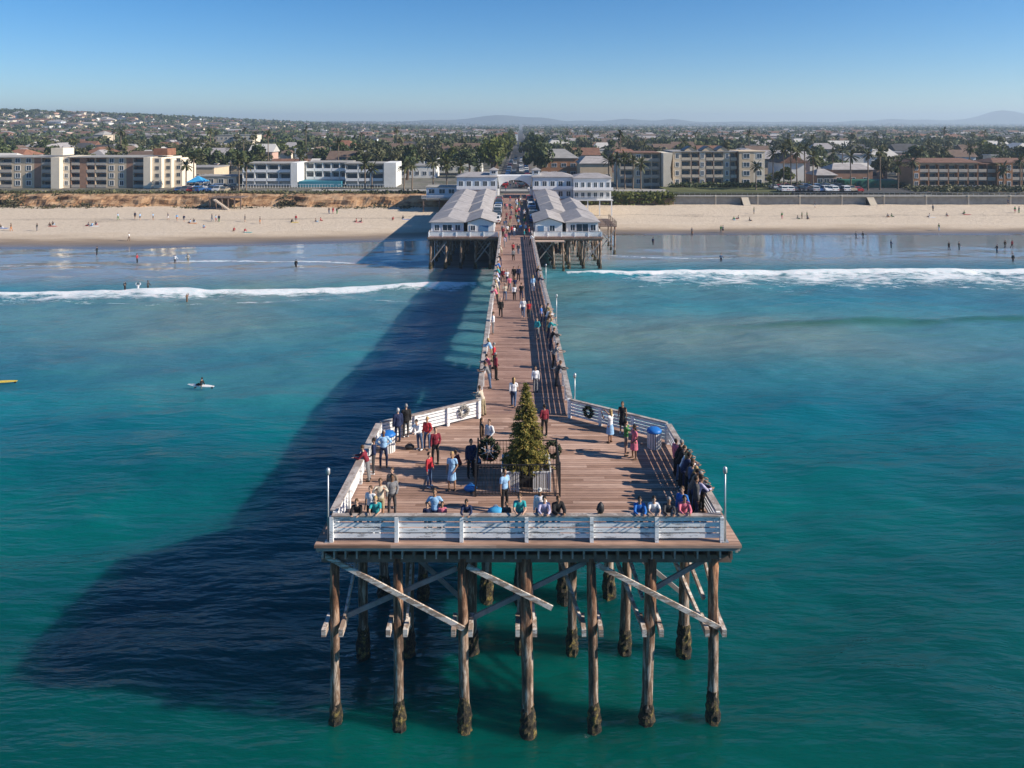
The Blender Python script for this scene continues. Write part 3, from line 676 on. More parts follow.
# ================================================================== COTTAGES ON THE PIER
ZP = 6.5      # laid out at full size here and fitted to the slope of the pier below
D0 = {o.name for o in tops()}
def platform(x0, x1, y0, y1, label, xsn, holes=()):
    r = empty('pier_platform', ((x0+x1)/2, y0, 0)); tag(r, label, 'platform')
    MB().box(x0, x1, y0, y1, ZP-.14, ZP).build('deck', m_deck_red, r)
    MB().beam((x0,y0-.06,ZP-.25),(x1,y0-.06,ZP-.25),.1,.34).build('edge_board', m_joist, r)
    MB().beam((x0-.06,y0,ZP-.22),(x0-.06,y1,ZP-.22),.1,.3).build('edge_board', m_joist, r)
    MB().beam((x1+.06,y0,ZP-.22),(x1+.06,y1,ZP-.22),.1,.3).build('edge_board', m_joist, r)
    mb = MB(); x = x0+.4
    while x < x1: mb.box(x-.07, x+.07, y0+.05, y1-.05, ZP-.5, ZP-.15); x += .9
    tag(mb.build('stringer', m_joist, r), kind='stuff')
    y = y0+.6; k = 0
    while y < min(y1, 232):
        for x in xsn: pile(r, (x+random.uniform(-.15,.15),y,ZP-.75), (x+random.uniform(-.3,.3),y+random.uniform(-.2,.2),0), crust=1.2 if k < 4 else 0, n=8, r0=.2, r1=.24)
        MB().beam((x0+.1,y,ZP-.64),(x1-.1,y,ZP-.64),.32,.3).build('pile_cap', m_joist, r)
        if k < 9:
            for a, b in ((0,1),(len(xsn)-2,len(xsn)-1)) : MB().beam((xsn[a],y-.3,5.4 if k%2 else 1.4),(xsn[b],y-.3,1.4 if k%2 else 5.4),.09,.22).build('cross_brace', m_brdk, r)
        y += 4.3; k += 1
    return r
platform(-15.6, -2.36, 141.6, 233, 'dark piled platform carrying the left row of grey roofed cottages', (-15,-12.2,-9.5,-6.8,-4))
platform(3.81, 16.8, 141.6, 233, 'piled platform carrying the right row of grey roofed cottages', (4.6,7.6,10.5,13.5,16.3))
MB_ = empty('pier_platform', (.7,141.6,0)); tag(MB_, 'central pier lane between the two rows of cottages where the cars are parked', 'platform')
MB().box(-2.44, 3.98, 141.95, 235.4, ZP-.14, ZP+.003).build('deck', m_deck_red, MB_)

m_trim = M('white_trim', (0.80,0.80,0.80), .5, .05); m_navy = M('blue_door', (0.10,0.22,0.38), .5, .1)
m_curt = M('pale_curtain', (0.45,0.47,0.48), .8, .2, 1)
def win(parent, c, w_, h_, axis, sgn, glass=None, frame=None, fw=.09):
    """axis 'y': window in a wall facing +-y; axis 'x': wall facing +-x; frame proud of the wall, pane set back in it"""
    x, y, z = c; fr_ = MB(); t = .07*sgn
    def bx(u0,u1,z0,z1,d0,d1,mb):
        d0, d1 = sorted((d0,d1))
        if axis == 'y': mb.box(x+u0,x+u1,y+d0,y+d1,z+z0,z+z1)
        else: mb.box(x+d0,x+d1,y+u0,y+u1,z+z0,z+z1)
    W, Hh = w_/2, h_/2
    bx(-W-fw,-W,-Hh-fw,Hh+fw,.003*sgn,t,fr_); bx(W,W+fw,-Hh-fw,Hh+fw,.003*sgn,t,fr_)
    bx(-W,W,-Hh-fw,-Hh,.003*sgn,t*1.3,fr_); bx(-W,W,Hh,Hh+fw,.003*sgn,t,fr_); bx(-.03,.03,-Hh,Hh,.01*sgn,t*.8,fr_)
    f = fr_.build('window', frame or m_trim, parent); pn = MB(); bx(-W,W,-Hh,Hh,.004*sgn,.02*sgn,pn); pn.build('pane', glass or m_glass, f); return f
def door(parent, c, w_, h_, axis, sgn, mat):
    x, y, z = c; mb = MB(); d0, d1 = sorted((.004*sgn, .06*sgn))
    if axis == 'y': mb.box(x-w_/2,x+w_/2,y+d0,y+d1,z,z+h_)
    else: mb.box(x+d0,x+d1,y-w_/2,y+w_/2,z,z+h_)
    o = mb.build('door', mat, parent)
    hb = MB()
    if axis == 'y': hb.ball((x+w_*.38,y+sgn*.09,z+1),.04,6,4)
    else: hb.ball((x+sgn*.09,y+w_*.38,z+1),.04,6,4)
    hb.build('handle', m_steel, o); return o
def gable(parent, x0, x1, y0, y1, z0, rise, axis, mat, ov=.4, hip=0.0, walls=None):
    mb = MB(); X0, X1, Y0, Y1 = x0-ov, x1+ov, y0-ov, y1+ov; th = .14; zt = z0+rise
    if axis == 'y':
        m_ = (X0+X1)/2; h = hip*(X1-X0)/2
        a, b, c_, d = (X0,Y0,z0),(X1,Y0,z0),(X1,Y1,z0),(X0,Y1,z0); r0, r1 = (m_,Y0+h,zt),(m_,Y1-h,zt)
        fs = [(a,r0,r1,d),(b,c_,r1,r0),(a,b,r0),(c_,d,r1)]
    else:
        m_ = (Y0+Y1)/2; h = hip*(Y1-Y0)/2
        a, b, c_, d = (X0,Y0,z0),(X1,Y0,z0),(X1,Y1,z0),(X0,Y1,z0); r0, r1 = (X0+h,m_,zt),(X1-h,m_,zt)
        fs = [(a,b,r1,r0),(c_,d,r0,r1),(d,a,r0),(b,c_,r1)]
    for q in fs[:2]: mb.poly(q)
    for q in fs[2:]:
        if hip > 0: mb.poly(q)
    lift = lambda q: [(p_[0],p_[1],p_[2]-th) for p_ in q][::-1]
    for q in fs[:2] + (fs[2:] if hip > 0 else []): mb.poly(lift(q))
    for p_, q in ((a,b),(b,c_),(c_,d),(d,a)):
        if hip > 0 or (axis == 'x' and p_[1] == q[1]) or (axis == 'y' and p_[0] == q[0]): mb.quad((p_[0],p_[1],p_[2]-th),(q[0],q[1],q[2]-th),q,p_)
    o = mb.build('roof', mat, parent)
    if hip == 0 and walls is not None:
        g = MB(); zz = z0-th+.0; e = rise*(1-2*ov/((X1-X0) if axis == 'y' else (Y1-Y0)))
        dz = rise*ov/(((X1-X0) if axis == 'y' else (Y1-Y0))/2)-th
        for q_ in range(2):
            g = MB()
            if axis == 'y':
                y = (y0-.012, y1+.012)[q_]; g.poly([(x0,y,z0-.3),(x1,y,z0-.3),(x1,y,z0+dz),(m_,y,zt-th-.01),(x0,y,z0+dz)])
            else:
                x = (x0-.012, x1+.012)[q_]; g.poly([(x,y0,z0-.3),(x,y1,z0-.3),(x,y1,z0+dz),(x,m_,zt-th-.01),(x,y0,z0+dz)])
            g.build('gable_wall', walls, parent)
    return o
def cottage(x0, x1, y0, y1, label, wallm, roofm, H=2.6, rise=1.0, axis='y', hip=0.35, front=True, wins=None, doors=None, deck=True, side=0):
    r = empty('cottage', ((x0+x1)/2, (y0+y1)/2, ZP+.004)); tag(r, label, 'cottage', 'white cottages on the pier')
    MB().box(x0, x1, y0, y1, ZP+.005, ZP+H).build('wall', wallm, r)
    gable(r, x0, x1, y0, y1, ZP+H+.14, rise, axis, roofm, hip=hip, walls=wallm)
    for (fx, w_, h_) in (wins or []): win(r, (x0+fx*(x1-x0), y0, ZP+1.55), w_, h_, 'y', -1)
    for (fx, w_, mt) in (doors or []): door(r, (x0+fx*(x1-x0), y0, ZP+.01), w_, 2.05, 'y', -1, mt)
    s = side
    if s:
        X_ = x1 if s > 0 else x0
        L = y1-y0
        for fy in (.2, .7): win(r, (X_, y0+fy*L, ZP+1.55), 1.2, 1.0, 'x', s)
        door(r, (X_, y0+.45*L, ZP+.01), .95, 2.05, 'x', s, m_navy)
    return r
# left bank (outer column, inner column)
cottage(-15.2,-9.1,144.2,159.6,'pale blue cottage with wide windows at the outer front corner of the left row',m_bluew,m_shingle,wins=[(.18,.8,1.1),(.5,1.7,1.2),(.82,.9,1.1)],doors=[],side=-1)
cottage(-8.3,-3.4,143.6,158.6,'white cottage with a blue double door at the inner front of the left row',m_white,m_shingle2,wins=[(.2,.8,1.0)],doors=[(.62,1.7,m_navy)],axis='y',hip=0,side=1)
cottage(-15.0,-9.6,160.6,177,'second cottage back on the outer side of the left row, under grey shingles',m_bluew,m_shingle,wins=[(.5,1.4,1.1)],side=-1)
cottage(-8.7,-4.6,159.6,176,'second cottage back on the lane side of the left row, beside parked cars',m_white,m_shingle2,side=1,wins=[(.5,1.2,1.0)])
cottage(-15.0,-9.8,178,194,'third cottage back on the outer side of the left row with a small blue terrace',m_white,m_shingle,side=-1,wins=[(.5,1.4,1.1)])
cottage(-9.0,-4.7,177,193,'third cottage back on the lane side of the left row, midway to the gatehouse',m_bluew,m_shingle2,side=1)
cottage(-15.0,-9.8,195,212,'rearmost outer cottage of the left row, just before the gatehouse',m_white,m_shingle,side=-1,wins=[(.5,1.4,1.1)])
cottage(-9.2,-4.7,194,213,'rearmost lane side cottage of the left row, touching the shadow of the gatehouse',m_white,m_shingle2,side=1)
# right bank
cottage(4.4,9.4,143.2,158,'bright white cottage with one small window at the inner front of the right row',m_white,m_shingle2,wins=[(.62,.9,1.1)],doors=[(.2,1.1,m_navy)],hip=0,side=-1)
cottage(10.2,16.2,144.2,159.9,'white cottage with wide blue glass doors at the outer front corner of the right row',m_white,m_shingle,wins=[(.2,.8,1.2),(.5,2.2,1.5),(.84,.9,1.2)],side=1)
cottage(6.4,11.0,159,175,'second cottage back on the lane side of the right row, beside parked cars',m_white,m_shingle2,side=-1)
cottage(11.6,16.0,161,176,'second cottage back on the outer side of the right row with a long grey roof',m_bluew,m_shingle,side=1)
cottage(6.4,11.2,176,192,'third cottage back on the lane side of the right row, midway to the gatehouse',m_white,m_shingle2,side=-1)
cottage(11.8,15.8,177,186,'third cottage back on the outer side of the right row, smaller than its neighbours',m_white,m_shingle,side=1,wins=[(.5,1.2,1.1)])
cottage(6.4,11.6,193,212,'rearmost lane side cottage of the right row, just before the gatehouse',m_bluew,m_shingle,side=-1)
zfp = lambda Y: ZP
g_ = 'white picket railings around the cottage platforms'
railing((-15.4,141.8), (-2.7,141.8), 5, 'white railing along the seaward edge of the left cottage platform', zfp, slats=6, inside=-1, cap_w=.1, mt=m_trim, group=g_)
railing((4.1,141.8), (16.6,141.8), 5, 'white railing along the seaward edge of the right cottage platform', zfp, slats=6, inside=-1, cap_w=.1, mt=m_trim, group=g_)
railing((-15.4,142), (-15.4,212), 14, 'white railing down the outer left side of the cottage platform', zfp, slats=6, inside=1, cap_w=.1, mt=m_trim, group=g_)
railing((16.6,142), (16.6,190), 10, 'white railing down the outer right side of the cottage platform', zfp, slats=6, inside=-1, cap_w=.1, mt=m_trim, group=g_)
# low pinkish landing in front of the right inner cottage
r = empty('landing_stage', (6.5,140.6,0)); tag(r, 'low bleached timber landing below the front of the right inner cottage', 'platform')
MB().box(3.95, 9.6, 139.9, 141.5, ZP-.75, ZP-.6).build('deck', M('bleached_wood',(0.5,0.38,0.32),.9,.25,2,stretch=(1,6,1)), r)
for x in (4.3, 9.3): pile(r, (x,140.2,ZP-.76),(x,140.2,0),crust=1.0,n=8,r0=.16,r1=.18)
# dark lookout platform off the right side
r = empty('lookout_platform', (20,160,0)); tag(r, 'dark timber lookout platform sticking out right of the cottages above the sand', 'platform')
MB().box(16.95, 21.5, 158, 171, ZP-.2, ZP-.02).build('deck', m_joist, r)
for x in (18,21.2):
    for y in (158.6,164.5,170.4): pile(r, (x,y,ZP-.2),(x,y,0),crust=.9,n=8,r0=.17,r1=.2)
for a, b in (((21.4,158.1),(21.4,170.9)),((17,158.1),(21.4,158.1))):
    mb = MB()
    for z in (ZP+.35, ZP+.7, ZP+1.0): mb.beam((*a,z),(*b,z),.06,.09)
    for k in range(5): q = Vector(a).lerp(Vector(b),k/4); mb.box(q.x-.05,q.x+.05,q.y-.05,q.y+.05,ZP-.02,ZP+1.05)
    mb.build('handrail', m_joist, r)
MB().beam((18,158.3,1.2),(21.2,158.3,5.6),.08,.2).build('cross_brace', m_brdk, r); MB().beam((21.2,158.2,1.2),(18,158.2,5.6),.08,.2).build('cross_brace', m_brdk, r)

# ---------------------------------------------------------------- gatehouse
gh = empty('gatehouse', (.7,225,ZP)); tag(gh, 'two storey white gatehouse with an arch over the pier entrance and two cupolas', 'building')
def two_storey(x0, x1, y0, y1, z0, zt, wallm, upm, n, roofaxis='x', rise=1.2):
    MB().box(x0,x1,y0,y1,z0,zt).build('wall', wallm, gh)
    gable(gh, x0, x1, y0, y1, zt+.14, rise, roofaxis, m_shingle, hip=.6)
    for k in range(n):
        x = x0+(k+.5)*(x1-x0)/n
        for z in (z0+1.5, z0+4.6):
            if z < zt-1: win(gh, (x,y0,z), (x1-x0)/n*.5, 1.5, 'y', -1)
two_storey(-15.5,-4.2,219,229,ZP+.01,13.1,m_bluew,m_bluew,5)
two_storey(5.8,17.0,219,229,ZP+.01,13.1,m_bluew,m_bluew,5)
two_storey(17.1,27.6,217,228,9.3-3.0,12.9,m_white,m_bluew,6)
MB().box(17.0,27.9,214.6,216.9,9.3,9.5).build('balcony', m_trim, gh); MB().box(17.0,27.9,214.5,214.6,9.5,10.3).build('balcony_rail', m_trim, gh)
MB().box(17.0,27.9,214.6,216.9,ZP-.2,ZP).build('balcony', m_trim, gh)
mb = MB()
for k in range(36): mb.box(17.0+k*.3,17.06+k*.3,214.55,214.6,ZP,ZP+1.0)
mb.box(17,27.9,214.5,214.62,ZP+1,ZP+1.07); mb.build('balcony_rail', m_trim, gh)
for x in (17.6,20.9,24.2,27.5): MB().box(x-.15,x+.15,214.9,215.2,1.5,ZP-.2).build('stilt', m_trim, gh)
for z in (9.55,): 
    mb = MB(); mb.box(-15.5,-4.2,217.9,218,z,z+.9); mb.build('balcony_rail', m_trim, gh); MB().box(-15.5,-4.2,217.95,218.95,z-.25,z-.05).build('balcony', m_trim, gh)
    mb = MB(); mb.box(5.8,17.0,217.9,218,z,z+.9); mb.build('balcony_rail', m_trim, gh); MB().box(5.8,17.0,217.95,218.95,z-.25,z-.05).build('balcony', m_trim, gh)
# arch
mb = MB(); n_ = 24; ax0, ax1, zc = -4.1, 5.7, 9.4; rx, rz = 4.3, 2.7; cxm = .8
for y, s in ((221.0,1),(227,-1)):
    for k in range(n_):
        a0, a1 = PI*k/n_, PI*(k+1)/n_
        p0 = (cxm-rx*math.cos(a0), y, zc+rz*math.sin(a0)); p1 = (cxm-rx*math.cos(a1), y, zc+rz*math.sin(a1))
        t0, t1 = (ax0+(ax1-ax0)*k/n_, y, 13.4), (ax0+(ax1-ax0)*(k+1)/n_, y, 13.4)
        mb.quad(p0, p1, t1, t0)
for k in range(n_):
    a0, a1 = PI*k/n_, PI*(k+1)/n_
    mb.quad((cxm-rx*math.cos(a0),221,zc+rz*math.sin(a0)),(cxm-rx*math.cos(a0),227,zc+rz*math.sin(a0)),(cxm-rx*math.cos(a1),227,zc+rz*math.sin(a1)),(cxm-rx*math.cos(a1),221,zc+rz*math.sin(a1)))
mb.quad((ax0,221,13.4),(ax1,221,13.4),(ax1,227,13.4),(ax0,227,13.4))
for x0, x1 in ((ax0, cxm-rx),(cxm+rx, ax1)): mb.box(x0,x1,221,227,ZP+.01,zc)
mb.build('arch', m_white, gh)
for x in (-5.2, 6.8):
    MB().box(x-1.1,x+1.1,220.2,222.4,13.2,15.1).build('cupola', m_white, gh)
    win(gh, (x,220.2,14.5), 1.1, .8, 'y', -1)
    gable(gh, x-1.1,x+1.1,220.2,222.4,15.24,.8,'y',m_shingle,ov=.3,hip=1.0)
MB().box(-15.5,-4.2,219,229,ZP-1,ZP-.2).build('floor_slab', m_conc, gh)
# small terrace block left of the gatehouse
r = empty('beach_cafe', (-19.5,228,6.7)); tag(r, 'small pale blue flat roofed building with a railed terrace left of the gatehouse', 'building')
MB().box(-24.5,-15.8,223,231,5.6,9.6).build('wall', m_bluew, r); MB().box(-24.8,-15.7,222.7,231.3,9.61,9.8).build('roof', m_conc, r)
for x in (-23,-20,-17.3): win(r, (x,223,8.4), 1.6, 1.3, 'y', -1)
MB().box(-25.5,-15.8,219.8,222.9,6.3,6.5).build('terrace', m_conc, r); mb = MB(); mb.box(-25.5,-15.8,219.75,219.85,7.3,7.4)
for k in range(33): mb.box(-25.5+k*.3,-25.44+k*.3,219.77,219.83,6.5,7.3)
mb.build('terrace_rail', m_trim, r)
for x in (-25,-20.5,-16.2): MB().box(x-.15,x+.15,220,220.3,1.5,6.3).build('stilt', m_joist, r)

DM = lambda x, y, z: (x*.942, y*.8917+5.94, z*.8615)
def fit(o): o.location = DM(*o.location); o.scale = (.942,.8917,.8615)
settle(D0, fit)
# ================================================================== VEHICLES
m_tyre = M('tyre_rubber', (0.02,0.02,0.02), .8, .1); m_head = M('headlight_glass', (0.6,0.6,0.6), .2, .05); m_tail = M('tail_light_red', (0.35,0.01,0.01), .3, .05)
PAINT = {n_: M(n_+'_car_paint', c, .3, .03, 1, spec=.5) for n_, c in {'white':(.75,.75,.75),'silver':(.42,.43,.45),'black':(.02,.02,.022),'dark grey':(.09,.09,.10),'red':(.35,.02,.02),'blue':(.03,.10,.28),'tan':(.35,.29,.21)}.items()}
def car_meshes(kind):
    L, W, Hh = (4.5,1.78,1.45) if kind == 'sedan' else (4.8,1.9,1.78)
    if kind == 'sedan': pr = [(-2.25,.35),(-2.25,.78),(-1.95,.92),(-1.45,.96),(-.75,1.40),(.55,1.45),(1.25,.98),(2.1,.86),(2.25,.62),(2.25,.35)]; gl = [(-1.3,1.0),(-.78,1.33),(.5,1.38),(1.08,1.0)]
    else: pr = [(-2.4,.4),(-2.4,1.0),(-2.3,1.12),(-2.15,1.65),(-1.9,1.76),(.5,1.78),(1.15,1.15),(2.2,1.02),(2.4,.75),(2.4,.4)]; gl = [(-2.18,1.15),(-2.05,1.62),(.45,1.68),(1.0,1.18)]
    def ext(prof, w_, top=None):
        mb = MB(); n = len(prof)
        def half(z): return w_*(1 if z < 1.0 else (1-.16*(z-1.0)/.7))
        for s in (-1,1):
            idx = len(mb.v); mb.v += [(s*half(z), y, z) for y, z in prof]; f = tuple(range(idx, idx+n)); mb.f.append(f if s < 0 else f[::-1]); mb.m.append(0)
        for i in range(n):
            j_ = (i+1) % n; mb.f.append((i, n+i, n+j_, j_)); mb.m.append(0)
        return mb
    body = ext(pr, W/2).mesh('car_body', PAINT['white'])
    side = ext(gl, W/2+.012).mesh('side_window', m_glass)
    ws = MB(); (y0,z0),(y1,z1) = pr[-4 if kind=='sedan' else -4], pr[-5]
    fy0, fz0 = (1.22,1.0) if kind == 'sedan' else (1.12,1.19); fy1, fz1 = (.6,1.43) if kind == 'sedan' else (.54,1.75)
    ws.quad((-W*.42,fy0,fz0+.02),(W*.42,fy0,fz0+.02),(W*.37,fy1,fz1+.015),(-W*.37,fy1,fz1+.015))
    ry0, rz0, ry1, rz1 = (-1.42,1.0,-.8,1.38) if kind == 'sedan' else (-2.31,1.15,-2.17,1.6)
    rs = MB().quad((W*.42,ry0-.01,rz0+.02),(-W*.42,ry0-.01,rz0+.02),(-W*.37,ry1-.01,rz1+.02),(W*.37,ry1-.01,rz1+.02)) 
    rs = MB(); rs.quad((W*.42,ry0-.015,rz0+.02),(-W*.42,ry0-.015,rz0+.02),(-W*.37,ry1-.015,rz1+.02),(W*.37,ry1-.015,rz1+.02))
    wh = MB(); wh.tube([(-.11,0,0),(.11,0,0)], [.33,.33], 14)
    hl = MB().box(-.17,.17,-.03,.04,-.07,.07); tl = MB().box(-.15,.15,-.04,.03,-.09,.09)
    return dict(body=body, side=side, ws=ws.mesh('windscreen', m_glass), rs=rs.mesh('rear_window', m_glass), wheel=wh.mesh('wheel', m_tyre), hl=hl.mesh('headlight', m_head), tl=tl.mesh('tail_light', m_tail), L=L, W=W)
CM = {k: car_meshes(k) for k in ('sedan','suv')}
def car(x, y, z, rz, kind, paint, label, group, full=True):
    q = CM[kind]; r = empty('parked_car', (x,y,z), rz); tag(r, label, 'car', group)
    place(q['body'], 'body', r, (0,0,0), [PAINT[paint]]); place(q['side'], 'side_window', r); place(q['ws'], 'windscreen', r); place(q['rs'], 'rear_window', r)
    if full:
        for sx in (-1,1):
            for sy in (-1.38,1.38): place(q['wheel'], 'wheel', r, (sx*(q['W']/2-.08), sy, .33))
            place(q['hl'], 'headlight', r, (sx*.62, q['L']/2, .68)); place(q['tl'], 'tail_light', r, (sx*.66, -q['L']/2, .75))
    return r
gp = 'cars parked on the pier lane'; cl = ['white','silver','black','dark grey','white','blue','silver','red']
k = 0; used = set()
for side, xs_, nm in ((-1,-3.35,'left'),(1,4.75,'right')):
    for i in range(11):
        y = 163.5+i*4.75+(0 if side < 0 else 1.5)
        pc = (['white','dark grey','black','silver','dark grey','white','blue','black','silver','red','tan'] if side < 0 else ['blue','dark grey','silver','black','blue','white','dark grey','silver','black','red','white'])[i]
        ordn = ['first','second','third','fourth','fifth','sixth','seventh','eighth','ninth','tenth','eleventh'][i]
        kd = 'suv' if (i*3+side) % 4 == 0 else 'sedan'
        car(*DM(xs_, y, ZP+.02), R(180 if i % 2 else 0)+random.uniform(-.05,.05), kd, pc, f'{pc} car, {ordn} from the sea in the {nm} hand line beside the cottages', gp)
# ================================================================== SEAFRONT
E1 = {o.name for o in tops()}
m_tan = M('tan_stucco', (0.60,0.48,0.34), .85, .1, .6); m_cream = M('cream_stucco', (0.74,0.65,0.52), .85, .08, .6); m_pink = M('rose_brick', (0.34,0.20,0.14), .9, .15, .8)
m_grayst = M('grey_stucco', (0.56,0.48,0.375), .85, .12, .6); m_whitest = M('white_stucco', (0.74,0.73,0.70), .8, .08, .6); m_terra = M('terracotta_tiles', (0.25,0.12,0.075), .85, .3, .8, .4)
m_roofg = M('grey_flat_roof', (0.30,0.29,0.28), .9, .2, .4); m_orange = M('orange_stucco', (0.36,0.18,0.095), .85, .12, .6); m_dgl = M('shaded_glass', (0.05,0.075,0.10), .15, .2, .5, spec=.5)
m_brownw = M('brown_wood_siding', (0.22,0.12,0.08), .85, .25, .8)

m_railc = M('balcony_stucco', (0.46,0.41,0.35), .85, .1, .6)
def bays(root, x0, x1, yf, z0, fh, nf, spec, depth=12, rail='tan', roof=None, body=None, roofm=None, over=.6):
    """a block of flats whose seaward front is made of bays; spec = list of (weight, kind, wall material); b = recessed balconies, w = windows, p = plain"""
    tot = sum(s[0] for s in spec); x = x0; H = z0+fh*nf
    MB().box(x0, x1, yf+1.3, yf+depth, z0-1.5, H).build('wall', body or spec[0][2], root)
    for wt, kd, mt in spec:
        xe = x+(x1-x0)*wt/tot
        if kd == 'b':
            for s in (x, xe-.18): MB().box(s, s+.18, yf, yf+1.297, z0-1.0, H-.003).build('side_wall', mt, root)
            mb = MB(); 
            for k in range(nf):
                zz = z0+k*fh
                MB().box(x+.19, xe-.19, yf+.02, yf+1.29, zz-.12, zz+.1).build('balcony_floor', m_conc, root)
                rl = MB().box(x+.19, xe-.19, yf-.05, yf+.01, zz+.1, zz+1.0).build('balcony_rail', (m_railc if rail == 'tan' else rail), root)
                g = MB().box(x+.5, xe-.5, yf+1.22, yf+1.297, zz+.2, zz+fh-.5).build('balcony_door', m_dgl, root)
        else:
            MB().box(x, xe, yf, yf+1.297, z0-1.0, H-.002).build('bay_wall', mt, root)
            if kd == 'w':
                for k in range(nf):
                    c = 2 if xe-x > 5 else 1
                    for j_ in range(c): win(root, (x+(j_+.5)*(xe-x)/c, yf, z0+k*fh+1.45), (xe-x)/c*.42, 1.35, 'y', -1, glass=m_dgl, fw=.12)
        x = xe
    rb = MB().box(x0-over, x1+over, yf-over, yf+depth+over, H+.003, H+.28); rb.build('roof', roofm or m_conc, root)
    return H+.28
zb = 6.7
def building(name, x, y, label, cat='building', group=None):
    r = empty(name, (x, y, zb)); tag(r, label, cat, group); return r
XA = lambda px, Y=258: Xat(px, Y, 8)
# left apartments
r = building('apartment_building', XA(37), 256, 'four storey tan and brick apartment block with white balcony bands, leftmost on the bluff')
bays(r, XA(-14), XA(58), 256, zb, 2.32, 4, [(1.5,'w',m_tan),(1.3,'p',m_pink),(2,'b',m_tan),(3.4,'w',m_tan),(1.1,'p',m_pink),(2,'b',m_tan)], 14)
MB().box(XA(58)+.2, XA(67), 254, 269, zb-1, zb+9.5).build('stair_tower', m_cream, r)
for k in range(4): win(r, (XA(70), 256, zb+1.45+2.32*k), 1, 1.2, 'y', -1, m_dgl)
MB().box(XA(67)+.01, XA(73.5), 256, 268, zb-1, zb+9.6).build('wing_wall', m_cream, r)
MB().box(XA(51), XA(63), 258, 264, zb+10, zb+12.2).build('penthouse', m_cream, r)
r = building('apartment_building', XA(127), 256, 'long brown and tan apartment block with a cream end wing beside the car park')
bays(r, XA(74.5), XA(149), 256, zb, 2.32, 4, [(1.6,'b',m_pink),(1,'p',m_pink),(1.5,'b',m_pink),(2,'b',m_tan),(3.3,'w',m_tan),(1.1,'p',m_pink),(2.2,'b',m_tan)], 14)
MB().box(XA(149)+.05, XA(156), 254.3, 270, zb-1, zb+9.5).build('stair_tower', m_cream, r)
for a, b, dy in ((156.3,165,1),(165.3,172,3),(172.3,180,5)):
    MB().box(XA(a), XA(b), 254.6+dy, 270, zb-1, zb+9.6-dy*.25).build('wing_wall', m_cream, r)
    for k in range(4): win(r, (XA((a+b)/2), 254.6+dy, zb+1.5+2.3*k), 1.1, 1.0, 'y', -1, m_dgl, m_conc)
MB().box(XA(152), XA(166), 259, 265, zb+9.9, zb+12).build('penthouse', m_terra, r)
# white motel
r = building('motel', XA(316), 262, 'long low white two storey motel with blue shaded balconies and a blank white end wall')
MB().box(XA(239), XA(289), 263, 274, zb-.5, zb+7.2).build('wall', m_whitest, r)
def motel_part(x0, x1, yf, n, endw):
    bays(r, XA(x0), XA(x1), yf, zb+1.6, 2.75, 2, [(1,'b',m_whitest)]*n, 11, rail=m_trim, over=.25)
    MB().box(XA(x0), XA(x1), yf+2, yf+3, zb-1, zb+1.45).build('undercroft', m_dgl, r)
    if endw: MB().box(XA(x1)+.26, XA(x1+endw), yf-1.0, yf+11, zb-.3, zb+7.5).build('end_wall', m_whitest, r)
motel_part(239, 288, 261, 4, 7.5); motel_part(297, 341, 268, 5, 0); motel_part(343, 382, 261, 3, 13)
MB().box(XA(297), XA(340), 260, 267.5, zb-.5, zb+1.7).build('pool_terrace', M('turquoise_wall',(0.05,0.25,0.33),.5,.2,1), r)
mb = MB()
for k in range(60): mb.box(XA(237)+k*.85, XA(237)+k*.85+.08, 255.4, 255.5, zb, zb+1.05)
mb.box(XA(237), XA(395), 255.38, 255.52, zb+1.05, zb+1.13); f_ = mb.build('fence', m_trim, loc=(XA(237),255.4,zb)); tag(f_, 'thin white fence along the bluff top in front of the white motel', 'fence')
# blue-white tent by the car park
tn = building('canopy_tent', XA(208), 250, 'blue and white pointed canopy tent at the left of the white motel', 'tent')
mb = MB(); cxx = XA(208); b4 = [(cxx-2.6,248,zb+2.3),(cxx+2.6,248,zb+2.3),(cxx+2.6,253,zb+2.3),(cxx-2.6,253,zb+2.3)]; ap = (cxx,250.5,zb+4.1)
for i in range(4): mb.poly([b4[i], b4[(i+1)%4], ap])
mb.poly(b4[::-1]); mb.build('canopy', m_lbl, tn)
for q in b4: MB().box(q[0]-.05,q[0]+.05,q[1]-.05,q[1]+.05,zb,zb+2.29).build('leg', m_trim, tn)
# right condos
r = building('condominium', XA(640), 262, 'four storey tan condominium with a curved sloping gable end, right of the gatehouse')
bays(r, XA(622), XA(663), 263, zb, 2.6, 4, [(2,'b',m_grayst),(1.3,'w',m_tan),(1.2,'b',m_tan),(1.2,'b',m_grayst)], 14, over=.4, roofm=m_brownw)
mb = MB(); X_ = XA(663)
prf = [(0,0),(6.2,0),(3.8,3),(3.6,6),(4.8,10.6),(0,10.6)]
mb.poly([(X_+.41+a*.62,259.5,zb+b) for a, b in prf]); mb.poly([(X_+.41+a*.62,274,zb+b) for a, b in prf][::-1])
for i in range(6):
    a, b = prf[i], prf[(i+1)%6]; mb.quad((X_+.41+a[0]*.62,259.5,zb+a[1]),(X_+.41+a[0]*.62,274,zb+a[1]),(X_+.41+b[0]*.62,274,zb+b[1]),(X_+.41+b[0]*.62,259.5,zb+b[1]))
mb.build('curved_end_wall', m_cream, r)
r = building('condominium', XA(726), 262, 'wide grey brown condominium with stepped balconies and a tan block at its right end')
bays(r, XA(676), XA(741), 262, zb, 2.7, 4, [(1.5,'w',m_grayst),(2,'b',m_grayst),(1.6,'b',m_brownw),(1.2,'w',m_grayst),(1.6,'b',m_brownw),(2,'b',m_grayst),(1.2,'w',m_tan),(1.4,'b',m_brownw)], 15, rail=m_grayst, over=.3, roofm=m_roofg)
bays(r, XA(741)+.35, XA(768), 261, zb, 2.72, 4, [(1.8,'w',m_tan),(1.4,'w',m_cream)], 13, over=.2, roofm=m_tan)
